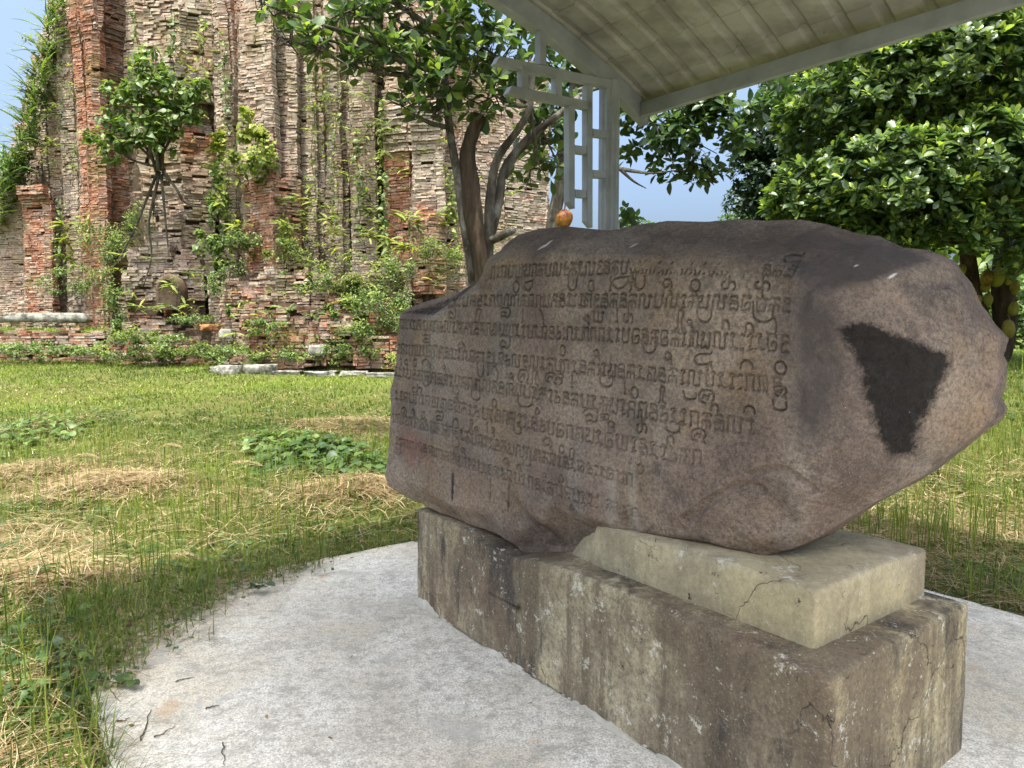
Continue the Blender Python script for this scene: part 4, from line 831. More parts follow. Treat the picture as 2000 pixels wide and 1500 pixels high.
ci_ = 0
for (px, d_, w_, h_, kl) in [(447, 13.45, .21, .10, 'thick pale kerb stone jutting from the row before the tower'), (506, 13.5, .27, .10, 'dark-stained kerb stone next to the thick pale one'), (424, 13.75, .12, .07, 'small kerb stone behind the end of the row'), (560, 13.55, .25, .045, None), (626, 13.5, .28, .05, None), (690, 13.5, .25, .045, None), (745, 13.4, .3, .05, None)]:
    p = pl(px, d_); z = float(gz(*p)); ci_ += 1
    rough_block('kerb_stone', (p[0], p[1], z + h_ * .55), np.array([w_, .16, h_]), .02 * ci_, kl or 'low flat grey kerb stone almost sunk in the lawn before the tower', 'stone block', None if kl else 'low kerb stones before the tower', M['greystone'], 100 + ci_)
for k, (px, py, d_, r_, lb) in enumerate([(444, 652, 14.2, .13, 'pale rounded stone lodged on the broken brick plinth'), (618, 684, 13.55, .14, 'pale boulder at the foot of the red brick ledge'), (410, 640, 14.6, .18, 'orange earthy rubble lump under the buttress')]):
    p = at(px, py, d_); rough_block('loose_stone', p, np.array([r_, r_ * .8, r_ * (.7 if k < 2 else .35)]), .4 * k, lb, 'stone', None, M['greystone'] if k < 2 else M['earth'], 130 + k)
p = at(92, 619, 17.2); rough_block('stone_step', (p[0], p[1], p[2] - .02), np.array([1.0, .25, .11]), .03, 'long grey stone step on the upper terrace', 'step', None, M['greystone'], 150)
# ================================================================== VEGETATION
def nrm(a): a = np.asarray(a, float); return a / (np.linalg.norm(a, axis=-1, keepdims=True) + 1e-9)
def leaf_tpl(xs, hw, fold=.18, curl=.12, wav=0.0):
    V = []
    for i, (x, h_) in enumerate(zip(xs, hw)):
        z = -curl * x * x; V += [(x, h_, z + fold * h_ + wav * (i % 2)), (x, 0, z), (x, -h_, z + fold * h_ - wav * (i % 2))]
    V = np.array(V, float); Fc = []
    for i in range(len(xs) - 1):
        for j in (0, 1): Fc.append((i * 3 + j, i * 3 + j + 1, (i + 1) * 3 + j + 1, (i + 1) * 3 + j))
    return V, np.array(Fc)
TPL = {'obov': leaf_tpl([0, .14, .4, .68, .88, 1], [.012, .05, .2, .265, .17, .01], .25, .16),
       'oval': leaf_tpl([0, .2, .5, .8, 1], [.01, .2, .3, .19, .005], .22, .22),
       'frond': leaf_tpl([0, .12, .28, .42, .58, .72, .86, 1], [.012, .06, .105, .075, .12, .07, .06, .004], .3, .42),
       'heart': leaf_tpl([0, .12, .35, .65, 1], [.1, .32, .38, .22, .0], .2, .3),
       'small': leaf_tpl([0, .45, 1], [.03, .3, .0], .2, .2)}
def frames(d, up):
    x = nrm(d); z = nrm(up - (up * x).sum(-1, keepdims=True) * x); y = np.cross(z, x); return np.stack([x, y, z], 1)   # rows
def scatter(tpl, pos, d, up, L, tint, wscale=None):
    V, Fc = TPL[tpl] if isinstance(tpl, str) else tpl
    Bm = frames(d, up); Vv_ = np.repeat(V[None], len(pos), 0) * np.asarray(L)[:, None, None]
    if wscale is not None: Vv_[:, :, 1] *= np.asarray(wscale)[:, None]
    P = pos[:, None, :] + np.einsum('nkc,ncj->nkj', Vv_, Bm)
    k = len(V); Fa = (Fc[None] + (np.arange(len(pos)) * k)[:, None, None]).reshape(-1, Fc.shape[1])
    return P.reshape(-1, 3), Fa, np.repeat(tint, k)
LEAFOBJ = {}
def leaf_objects(parent, tpl, mat, pos, d, up, L, tint, name='leaf'):
    off = np.array(parent.location); Bm = frames(d, up)
    for i in range(len(pos)):
        q_ = int(np.clip(tint[i] * 6, 0, 5)); key = (tpl, mat, q_)
        if key not in LEAFOBJ:
            V, Fc = TPL[tpl]; LEAFOBJ[key] = mesh('leaf', V, Fc, M[mat], True, {'tint': np.full(len(V), (q_ + .5) / 6)})
        o = obj(name, LEAFOBJ[key], parent); b_ = Bm[i] * L[i]; p_ = pos[i] - off
        o.matrix_local = Matrix([[b_[0, r], b_[1, r], b_[2, r], p_[r]] for r in range(3)] + [[0, 0, 0, 1]])
def rosettes(rg, P, A, m, L, spread=(28, 78), jit=.12, tlo=.18, thi=.95):
    n_ = len(P); a = nrm(A); ref = np.where(np.abs(a[:, :1]) < .7, [[1, 0, 0]], [[0, 1, 0]]); e1 = nrm(np.cross(a, ref)); e2 = np.cross(a, e1)
    pos, d, up, ln, tn = [], [], [], [], []
    for k in range(m):
        f = k / max(1, m - 1); ang = np.radians(spread[0] + (spread[1] - spread[0]) * f + rg.normal(0, 9, n_)); ph = k * 2.4 + rg.random(n_) * .8 + P[:, 0] * 7
        dd = np.cos(ang)[:, None] * a + np.sin(ang)[:, None] * (np.cos(ph)[:, None] * e1 + np.sin(ph)[:, None] * e2)
        pos.append(P - a * (.05 * f) + dd * .012); d.append(dd + rg.normal(0, .06, (n_, 3))); up.append(a * 1.0 + rg.normal(0, jit, (n_, 3)) + [0, 0, .25])
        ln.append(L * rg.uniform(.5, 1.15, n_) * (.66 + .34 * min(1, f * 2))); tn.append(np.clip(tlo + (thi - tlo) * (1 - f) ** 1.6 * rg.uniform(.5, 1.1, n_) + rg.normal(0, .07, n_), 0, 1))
    return tuple(np.concatenate(x) for x in (pos, d, up, ln, tn))
def crown(parent, rg, lobes, dens, L, m, mat, tpl='obov', inner=.5, singles=300, spread=(28, 78), flat=.85, updn=-.55, tlo=.18, thi=.95, name='crown', thin=None):
    P, A = [], []
    for c_, r_ in lobes:
        n_ = int(dens * 4 * math.pi * r_ * r_); dr = nrm(rg.normal(0, 1, (n_ * 2, 3))); dr = dr[dr[:, 2] > updn][:n_]
        rr_ = r_ * (1 - np.abs(rg.normal(0, .16, len(dr)))); rr_ *= 1 + .22 * fbm(dr[:, 0] * 2.3 + c_[0], dr[:, 2] * 2.3 + dr[:, 1] * 1.7, 91, 3)
        P.append(c_ + dr * rr_[:, None] * [1, 1, flat]); A.append(nrm(dr * [.8, .8, .5] + [0, 0, .75] + rg.normal(0, .22, dr.shape)))
        ni = int(inner * n_); dr = nrm(rg.normal(0, 1, (ni, 3))); P.append(c_ + dr * (r_ * rg.uniform(.2, .72, ni))[:, None]); A.append(nrm(rg.normal(0, 1, (ni, 3)) + [0, 0, .6]))
    P = np.concatenate(P); A = np.concatenate(A)
    if thin is not None: k = thin(P, rg); P, A = P[k], A[k]
    pos, d, up, ln, tn = rosettes(rg, P, A, m, L, spread, tlo=tlo, thi=thi)
    sel = np.zeros(len(pos), bool)
    if singles:
        px, py = proj(pos); okv = (px > 0) & (px < 2000) & (py > 0) & (py < 1500); dc = np.linalg.norm(pos - CAMP, axis=1); sel[np.argsort(np.where(okv, dc, 1e9))[:singles]] = True
        leaf_objects(parent, tpl, mat, pos[sel], d[sel], up[sel], ln[sel], tn[sel])
    V, Fc, t = scatter(tpl, pos[~sel], d[~sel], up[~sel], ln[~sel], tn[~sel])
    obj(name, mesh(name, local(parent, V), Fc, M[mat], True, {'tint': t}), parent, kind='stuff')
    return P
def limb(mb, pts, r0, r1, n_=14, seg=10, wob=.06, seed=0):
    P = spline(pts, n_); mb.tube(P, np.linspace(r0, r1, n_), seg, True, wob, seed)
# ---------------------------------------------------------------- jackfruit tree with dense crown
rg = np.random.default_rng(21)
b0 = gpt(1945, 705); jt = thing('jackfruit_tree', (b0[0], b0[1], b0[2]), 'jackfruit tree with dense dark crown and fruit hanging on its trunk', 'tree')
D0 = b0[1]
LB = [(1700,190,165,D0-.6),(1850,130,175,D0-1.0),(1905,320,150,D0-1.3),(1740,360,150,D0-1.2),(1600,390,95,D0-.7),(1640,260,120,D0-.3),(1830,440,85,D0-1.4),(1880,470,48,D0-1.5),(1700,430,75,D0-1.1),(1930,430,60,D0-1.5),(1990,200,190,D0-.8),(2120,330,190,D0-.8),(1960,60,170,D0-.6),(1780,60,150,D0-.2),(2080,480,120,D0-1.4),(1560,420,60,D0-.5),(1670,450,70,D0-.9),(1760,470,55,D0-1.3)]
lobes = [(at(px, py, d_), r_ * d_ / F) for px, py, r_, d_ in LB]
mb = MB(); T0 = np.array(b0)
limb(mb, [T0 - [0, 0, .2], at(1962, 640, D0), at(1958, 560, D0 - .05), at(1965, 480, D0 - .1), at(1990, 380, D0 - .3), at(2010, 250, D0 - .5)], .185, .10, 24, 14, .05, 1)
limb(mb, [at(1930, 660, D0 + .05), at(1905, 590, D0), at(1893, 520, D0 - .1), at(1880, 430, D0 - .3), at(1850, 300, D0 - .6)], .15, .07, 20, 12, .05, 2)
limb(mb, [at(1962, 520, D0 - .1), at(1985, 480, D0 - .4), at(2030, 430, D0 - .6)], .11, .07, 10, 10, .05, 3)
obj('trunk', mb.me('trunk', M['darkbark'], True, b0), jt)
mb = MB()
for k, (c_, r_) in enumerate(lobes):
    s_ = at(1985, 380, D0 - .3) if k % 2 else at(1870, 400, D0 - .4); limb(mb, [s_, (s_ + c_) / 2 + rg.normal(0, .15, 3), c_], .05, .02, 8, 6, 0, k)
    for _ in range(6): e_ = c_ + nrm(rg.normal(0, 1, 3)) * r_ * .85; limb(mb, [c_, (c_ + e_) / 2 + rg.normal(0, .1, 3), e_], .02, .006, 5, 5, 0, k)
obj('branches', mb.me('branches', M['darkbark'], True, b0), jt)
crown(jt, rg, lobes, 25, .165, 8, 'leaf_glossy', inner=.2, tlo=.26)
# fruit on the trunks
def fruit(px, py, d_, w_, h_, label, group, seed, tilt=0.0, mat='fruit'):
    c_ = at(px, py, d_); s_ = d_ / F; bm = bmesh.new(); bmesh.ops.create_icosphere(bm, subdivisions=4, radius=1); r_ = np.random.default_rng(seed)
    for v in bm.verts:
        p = np.array(v.co); k = 1 + .05 * math.sin(p[2] * 3 + seed) - .12 * max(0, p[2]) ** 3 + .05 * float(fbm(p[0] * 2 + seed, p[1] * 2 + p[2] * 2, 5, 2))
        k += .022 * (abs(math.sin(13 * math.atan2(p[1], p[0]))) * abs(math.sin(15 * p[2])))
        q_ = p * k * np.array([w_ * .46 * s_, w_ * .46 * s_, h_ * .57 * s_]); v.co = (q_[0] + tilt * q_[2], q_[1], q_[2])
    t_ = thing('jackfruit', c_, label, 'jackfruit', group); me = bpy.data.meshes.new('fruit_body'); bm.to_mesh(me); bm.free(); me.materials.append(M[mat]); me.polygons.foreach_set('use_smooth', np.full(len(me.polygons), True)); obj('fruit_body', me, t_)
    mb = MB(); h2 = h_ / 2 * s_; mb.tube(spline([(0, 0, h2 * .9), (.01, .01, h2 * 1.2), (.015, .05, h2 * 1.2 + .07)], 6), .012, 6); obj('fruit_stem', mb.me('fruit_stem', M['twig'], True), t_)
gF = 'jackfruits hanging in a bunch on the trunk'
for k, (px, py, w_, h_, lb, g_, dz) in enumerate([(1928,542,24,32,'green-gold jackfruit in the bunch under the fork',gF,.42),(1948,540,27,35,'green-gold jackfruit in the bunch under the fork',gF,.45),(1968,540,17,28,'green-gold jackfruit in the bunch under the fork',gF,.42),
    (1982,560,20,26,'brownish jackfruit beside the bunch, hanging lower on the trunk edge',None,.3),(1925,561,18,18,'small dull jackfruit tucked under the hanging bunch',None,.3),(1930,585,17,24,'single pale green jackfruit between the two stems',None,.3),(1909,584,17,17,'round green jackfruit hanging from the thinner stem',None,.3),
    (1980,602,20,26,'green jackfruit with short stalk above the lowest fruit',None,.34),(1970,641,24,32,'largest jackfruit hanging lowest on the thick trunk',None,.36),(1876,527,22,20,'dark jackfruit under the edge of the crown',None,.5),(1983,532,14,18,'small brown jackfruit above the brownish one',None,.25)]):
    fruit(px, py, D0 - dz, w_, h_, lb, g_, 40 + k, .1 * math.sin(k * 2.1))
# ---------------------------------------------------------------- forked old tree between the stone and the tower
rg = np.random.default_rng(33); D1 = 8.6; p = pl(940, D1); z_ = float(gz(*p)); tb = np.array([p[0], p[1], z_])
ot = thing('forked_tree', tb, 'old forked tree with dead hollow stem and pale curving limbs', 'tree')
mb = MB()
limb(mb, [tb - [0, 0, .15], at(928, 600, D1), at(920, 520, D1 - .1), at(905, 430, D1 - .15), at(893, 340, D1 - .15), at(878, 250, D1 - .2), at(868, 150, D1 - .3), at(850, 40, D1 - .4)], .072, .032, 30, 12, .05, 5)
limb(mb, [at(950, 560, D1), at(955, 450, D1 + .02), at(958, 380, D1), at(972, 310, D1 - .05), at(1010, 255, D1 - .2), at(1035, 205, D1 - .3), at(1040, 120, D1 - .4)], .066, .034, 26, 12, .06, 6)
limb(mb, [at(955, 470, D1 + .05), at(975, 390, D1 + .1), at(985, 330, D1 + .1), at(1030, 270, D1 + .1), at(1090, 225, D1 + .1), at(1130, 190, D1 + .2)], .06, .034, 22, 10, .06, 7)
limb(mb, [at(985, 345, D1 + .1), at(1010, 300, D1 + .2), at(1050, 262, D1 + .3), at(1085, 225, D1 + .3)], .045, .03, 16, 10, .06, 8)
limb(mb, [at(960, 470, D1 - .1), at(985, 458, D1 - .15), at(1004, 447, D1 - .2)], .055, .04, 8, 8, .1, 9)
limb(mb, [at(880, 250, D1 - .2), at(840, 240, D1 - .25), at(800, 222, D1 - .3), at(775, 225, D1 - .3)], .03, .015, 10, 7, .05, 10)
limb(mb, [at(868, 150, D1 - .3), at(790, 110, D1 - .6), at(700, 70, D1 - .9), at(600, 40, D1 - 1.1), at(520, 10, D1 - 1.2)], .03, .01, 20, 6, .03, 11)
limb(mb, [at(855, 60, D1 - .4), at(760, 0, D1 - .6), at(650, -60, D1 - .8)], .035, .015, 12, 6, .03, 12)
limb(mb, [at(600, 40, D1 - 1.1), at(640, 100, D1 - 1.1), at(680, 130, D1 - 1.1), at(660, 145, D1 - 1.1)], .012, .005, 14, 5, .0, 13)
obj('trunk', mb.me('trunk', M['bark'], True, tb), ot)
mb = MB(); limb(mb, [at(945, 640, D1 - .1), at(942, 540, D1 - .12), at(930, 450, D1 - .14), at(918, 370, D1 - .15), at(914, 300, D1 - .15), at(925, 255, D1 - .15), at(938, 225, D1 - .15)], .12, .075, 40, 18, .13, 14)
obj('dead_stem', mb.me('dead_stem', M['darkbark'], True, tb), ot, label='dark hollow dead stem with split bark')
L1 = [(560,30,50,7.6),(520,5,35,7.5),(640,95,48,7.7),(600,70,34,7.6),(680,20,70,7.8),(760,40,80,8),(720,120,50,7.9),(800,130,60,8),(850,60,90,8.2),(880,170,75,8.1),(940,90,90,8.3),(960,185,62,8.3),(850,225,40,8.1),(1010,60,80,8.6),(1020,150,60,8.7),(900,-30,100,8.3),(1060,90,60,9),(1040,330,45,9.2),(1060,270,50,9.2),(1085,310,30,9.3),(790,195,40,8.0),(560,75,25,7.6),(740,-40,80,8.2)]
lob1 = [(at(px, py, d_), r_ * d_ / F) for px, py, r_, d_ in L1]
mb = MB()
for k, (c_, r_) in enumerate(lob1):
    for _ in range(7): e_ = c_ + nrm(rg.normal(0, 1, 3)) * r_ * .9; limb(mb, [c_ + rg.normal(0, .05, 3), (c_ + e_) / 2 + rg.normal(0, .06, 3), e_], .011, .004, 5, 5, 0, k)
    if k > 2:
        s_ = at(868, 150, D1 - .3) if c_[0] < at(900, 100, 8)[0] else at(1035, 205, D1 - .3); limb(mb, [s_, (s_ + c_) / 2 + rg.normal(0, .1, 3), c_], .025, .012, 8, 5, 0, k)
obj('branches', mb.me('branches', M['bark'], True, tb), ot)
crown(ot, rg, lob1, 7, .205, 7, 'leaf_glossy', inner=.2, updn=-.8, thi=.95, spread=(25, 85))
# ---------------------------------------------------------------- slim tree behind the lattice whose boughs hang before the sky
D2 = 10.2; p = pl(1078, D2); tb2 = np.array([p[0], p[1], float(gz(*p))]); rg = np.random.default_rng(44)
st2 = thing('slender_tree', tb2, 'slender leaning tree behind the white lattice with drooping leafy boughs', 'tree'); mb = MB()
limb(mb, [tb2 - [0, 0, .1], at(1072, 560, D2), at(1078, 450, D2), at(1094, 360, D2), at(1103, 270, D2), at(1120, 180, D2), at(1150, 60, D2)], .11, .07, 24, 10, .05, 1)
for pts in ([(1120,190),(1190,170),(1260,215),(1330,262),(1400,300)], [(1120,180),(1220,150),(1330,180),(1420,215),(1450,260)], [(1260,215),(1290,270),(1320,330)], [(1210,330),(1270,338),(1330,332)], [(1200,320),(1235,352),(1262,368)]):
    limb(mb, [at(a_, b_, D2 - .3) for a_, b_ in pts], .03, .006, 16, 6, .05, pts[0][0])
obj('trunk', mb.me('trunk', M['bark'], True, tb2), st2)
L2 = [(1240,235,40,9.9),(1290,260,45,9.9),(1340,250,55,9.9),(1390,225,50,9.8),(1430,210,45,9.7),(1340,330,40,10),(1380,330,38,10),(1440,270,40,9.7),(1290,320,26,10),(1225,290,26,10),(1400,180,45,9.8),(1230,415,22,10.5),(1090,200,45,10),(1240,170,50,10),(1330,190,50,10),(1075,240,40,10.2),(1120,130,40,10.2),(1480,215,35,9.7),(1520,165,30,9.7)]
crown(st2, rg, [(at(px, py, d_), r_ * d_ / F) for px, py, r_, d_ in L2], 15, .17, 6, 'leaf_glossy', 'oval', inner=.3, updn=-.95, tlo=.05, thi=.6, spread=(30, 110))
fruit(1102, 428, 9.95, 34, 38, 'ripe red and yellow jackfruit hanging under the white lattice end', None, 70, .1, 'ripe')
# ---------------------------------------------------------------- trees further back
def bushy(name, label, cat, px, d_, lobes_px, mat, L, dens, m, trunk=True, tlo=.1, thi=.7, seed=0, group=None, tpl='oval', mid=None):
    rg_ = np.random.default_rng(seed); p = pl(px, d_); b_ = np.array([p[0], p[1], float(gz(*p))]); t_ = thing(name, b_, label, cat, group)
    lb = [(at(x_, y_, dd), r_ * dd / F) for x_, y_, r_, dd in lobes_px]
    if trunk:
        mb = MB(); c0 = np.mean([c_ for c_, _ in lb], 0); limb(mb, [b_ - [0, 0, .2], (b_ * .55 + c0 * .45) + rg_.normal(0, .1, 3), c0], .2, .1, 10, 8, .05, seed)
        for c_, r_ in lb: limb(mb, [(b_ * .45 + c0 * .55), (c0 + c_) / 2, c_], .07, .02, 7, 6, .04, seed)
        obj('trunk', mb.me('trunk', M['darkbark'], True, b_), t_)
    crown(t_, rg_, lb, dens, L, m, mat, tpl, inner=.6, singles=0, updn=-.95, tlo=tlo, thi=thi, spread=(30, 100)); return t_
bushy('evergreen_tree', 'dense blackish evergreen tree standing behind the fruiting crown', 'tree', 1540, 15, [(1510,250,75,15),(1560,170,80,15),(1500,340,70,15),(1470,390,50,15),(1560,320,80,15),(1460,300,35,15),(1640,130,70,15.5),(1530,400,60,15)], 'leaf_deep', .15, 24, 6, seed=3, tlo=.0, thi=.5)
bushy('background_tree', 'pale feathery tree far off above the stone', 'tree', 1440, 34, [(1445,420,32,34),(1475,435,28,34),(1420,440,22,34),(1500,445,25,34)], 'leaf_pale', .2, 7, 6, seed=4)
bushy('background_tree', 'low green tree far off beside the white post', 'tree', 1235, 40, [(1235,440,28,40),(1265,455,26,40),(1205,450,20,40)], 'leaf_shrub', .25, 5, 6, seed=5)
bushy('background_shrub', 'light green shrubs beyond the fruiting trunk', 'shrub', 2000, 17, [(1992,600,50,17),(2030,560,60,17),(1985,650,35,17),(2060,640,60,17)], 'leaf_shrub', .15, 16, 6, False, .3, .95, seed=6)
bushy('background_shrub', 'dark low shrub in the shade behind the trunk', 'shrub', 1990, 13, [(1990,705,26,13),(2040,700,40,13),(1962,715,16,13)], 'leaf_deep', .12, 20, 6, False, seed=7)
bushy('background_tree', 'shadowy green thicket between the fruiting trunks', 'tree', 1925, 24, [(1900,575,45,24),(1945,560,50,24),(1990,590,45,24),(1870,600,40,24)], 'leaf_shrub', .2, 12, 6, False, .1, .7, seed=8)
for k, (px, d_, top, w_, lb) in enumerate([(-60, 45, 440, 120, 'hazy green tree far beyond the left wing of the tower'), (-180, 40, 380, 130, 'tall green tree far beyond the tower wing')]):
    bushy('background_tree', lb, 'tree', px, d_, [(px, top, w_ * .5, d_), (px + 40, top + 70, w_ * .5, d_), (px - 50, top + 80, w_ * .5, d_)], 'leaf_shrub', .3, 3, 6, seed=60 + k)
# far woodland closing the view all round
rg = np.random.default_rng(71); n_ = 26000; az = rg.uniform(-1.9, 1.9, n_); rad_ = 74 + 9 * fbm(az * 9, az * 0, 161, 3) + rg.normal(0, 4, n_)
hx, hy = np.sin(az) * rad_, np.cos(az) * rad_; top_ = 8.2 + 3.2 * fbm(az * 14, az * 0, 162, 4) + 1.2 * fbm(az * 60, az * 0, 163, 2); hz = gz(hx, hy) + top_ * rg.random(n_) ** .8
d = nrm(rg.normal(0, 1, (n_, 3)) + [0, 0, .3]); V, Fc, t = scatter('oval', np.stack([hx, hy, hz], -1), d, np.tile([0, 0, 1.0], (n_, 1)) + rg.normal(0, .5, (n_, 3)), rg.uniform(.7, 1.7, n_), np.clip(rg.normal(.45, .22, n_) + .03 * (hz - 5), 0, 1))
obj('woodland', mesh('woodland', V, Fc, M['leaf_shrub'], True, {'tint': t}), kind='stuff', label='far belt of green woodland round the temple ground')
# ---------------------------------------------------------------- sapling growing out of the ruin
rg = np.random.default_rng(55); D3 = 15.2; sb = at(312, 335, D3); sp = thing('fig_sapling', sb, 'leafy young fig tree rooted in the broken buttress', 'tree'); mb = MB()
for k, tip in enumerate([(285, 130), (300, 90), (335, 150), (365, 185), (390, 165), (235, 190), (215, 240), (225, 285), (350, 215), (275, 180)]):
    c_ = at(*tip, D3 - .4); limb(mb, [sb + rg.normal(0, .05, 3), sb + (c_ - sb) * .5 + [0, -.1, .1] + rg.normal(0, .06, 3), c_], .035, .01, 9, 6, .05, k)
for pts in ([(312,335),(300,390),(290,440),(296,500),(280,560)], [(318,335),(345,370),(360,395),(395,405)], [(308,335),(290,380),(262,450),(225,520)], [(315,340),(322,420),(330,500)]): limb(mb, [at(a_, b_, D3 + .1) for a_, b_ in pts], .035, .012, 14, 7, .08, pts[1][0])
obj('trunk', mb.me('trunk', M['bark'], True, sb), sp)
crown(sp, rg, [(at(px, py, D3 - .4), r_ * D3 / F) for px, py, r_ in [(285,120,34),(290,165,42),(330,170,38),(365,190,32),(390,165,22),(240,185,26),(205,165,18),(215,230,28),(190,265,26),(220,285,34),(270,235,45),(340,225,40),(315,270,36),(255,275,26),(380,220,24)]], 15, .165, 4, 'leaf_shrub', 'heart', inner=.3, singles=300, updn=-1, tlo=.35, thi=1.0, spread=(50, 135))
# ---------------------------------------------------------------- ferns, creepers and shrubs on the tower
def tuft(px, py, d_, size, nf, label, cat, group, mat='leaf_fern', tpl='frond', tl=(.3, 1.0), wid=1.0, seed=0, droop=.25, name='fern', up=.5):
    rg_ = np.random.default_rng(seed); c_ = at(px, py, d_); ph = rg_.random(nf) * 2 * math.pi
    d = np.stack([np.cos(ph), np.sin(ph) * .7 - .45, rg_.normal(up, .35, nf) - droop], -1); up_ = np.tile([0, -.5, 1.0], (nf, 1)) + rg_.normal(0, .2, (nf, 3))
    pos = c_ + rg_.normal(0, size * .12, (nf, 3)) * [1, .4, 1]
    V, Fc, t = scatter(tpl, pos, nrm(d), up_, size * rg_.uniform(.5, 1.05, nf), rg_.uniform(*tl, nf), np.full(nf, wid))
    return obj(name, mesh(name, V - c_, Fc, M[mat], True, {'tint': t}), None, label, cat, group, None, c_)
rg = np.random.default_rng(77); gW = 'small ferns rooted in the tower brickwork'
spots = []
for (x0, x1, y0, y1, n_, d_, zl) in [(595, 745, 60, 480, 80, 15.3, 'ribbed grey wall of the tower'), (740, 870, 240, 480, 26, 15.0, 'red capped pilaster of the tower'), (870, 1060, 330, 480, 12, 16.0, 'far brick wall behind the pale limbs'), (440, 500, 250, 480, 12, 15.1, 'tall pale shaft of the tower'), (545, 600, 380, 470, 10, 14.9, 'red brick stump of the broken shaft'), (20, 180, 40, 330, 40, 18.6, 'crumbling left wing of the tower'), (255, 430, 20, 330, 20, 15.8, 'upper part of the ruined buttress'), (590, 900, 470, 560, 34, 14.5, 'ledge at the top of the plinth'), (230, 440, 440, 640, 24, 14.9, 'lower part of the ruined buttress'), (440, 800, 560, 680, 40, 13.9, 'broken red plinth steps'), (130, 240, 420, 560, 12, 17.8, 'foot of the tall red pilaster')]:
    for _ in range(n_): spots.append((rg.uniform(x0, x1), rg.uniform(y0, y1), d_, rg.uniform(.12, .30), zl))
for k, (px, py, d_, s_, zl) in enumerate(spots):
    tuft(px, py, d_, s_, int(rg.integers(5, 10)), 'small yellow-green fern tuft on the ' + zl, 'fern', 'small ferns on the ' + zl, seed=k, tl=(.35, 1.0) if rg.random() < .7 else (.1, .6))
gB = 'larger ferns hanging on the tower'
for k, (px, py, d_, s_) in enumerate([(575,390,14.8,.36),(640,430,15.0,.36),(650,450,15,.34),(120,470,18.3,.6),(125,500,18.3,.6),(125,440,18.3,.5),(175,470,18.2,.55),(170,440,18.2,.5),(760,470,14.8,.5),(800,430,14.8,.55),(790,480,14.6,.5),(720,460,15,.45),(880,420,15,.5),(470,440,14.9,.5),(555,440,14.7,.45),(430,395,15,.5)]):
    tuft(px, py, d_, s_ * .75, 14, 'large pale fern with broad arching fronds on the tower', 'fern', gB, seed=300 + k)
def shrub(px, py, d_, rx, rz, n_, L, label, mat='leaf_shrub', tpl='small', tl=(.2, .9), seed=0, cat='shrub', name='shrub', group=None, up=.3):
    rg_ = np.random.default_rng(seed); c_ = at(px, py, d_); u_ = nrm(rg_.normal(0, 1, (n_, 3))) * (rg_.random((n_, 1)) ** .45)
    cl = nrm(rg_.normal(0, 1, (9, 3))) * rg_.random((9, 1)) ** .4; wh = rg_.integers(0, 9, n_)     # a handful of uneven sprays
    P = c_ + (cl[wh] * 1.05 + u_ * rg_.uniform(.2, .6, 9)[wh][:, None]) * [rx, min(rx, .4), rz]; P[:, 1] -= .08
    d = nrm(rg_.normal(0, 1, (n_, 3)) + [0, -.2, up]); V, Fc, t = scatter(tpl, P, d, np.tile([0, -.6, 1.0], (n_, 1)) + rg_.normal(0, .3, (n_, 3)), L * rg_.uniform(.6, 1.2, n_), np.clip(rg_.uniform(*tl, n_) + .25 * u_[:, 2], 0, 1))
    return obj(name, mesh(name, V - c_, Fc, M[mat], True, {'tint': t}), None, label, cat, group, None, c_)
shrub(492, 290, 14.8, .40, .5, 420, .12, 'bright creeper mat spilling over the broken brick shaft', 'leaf_fern', 'heart', (.2, 1), 1, 'creeper', 'creeper', up=-.6)
shrub(498, 250, 14.8, .3, .3, 160, .16, 'yellow-green creeper tip on the pale shaft', 'leaf_fern', 'heart', (.5, 1), 2, 'creeper', 'creeper', up=-.4)
shrub(428, 285, 15.3, .22, .28, 120, .16, 'yellow leafy creeper clump beside the shaft', 'leaf_fern', 'heart', (.6, 1), 3, 'creeper', 'creeper')
shrub(425, 400, 15.2, .24, .75, 420, .11, 'long green creeper hanging in the recess beside the shaft', 'leaf_shrub', 'heart', (.3, 1), 4, 'creeper', 'creeper', up=-.5)
shrub(420, 480, 15.0, .3, .4, 260, .11, 'green creeper at the foot of the recess', 'leaf_shrub', 'heart', (.3, 1), 5, 'creeper', 'creeper', up=-.3)
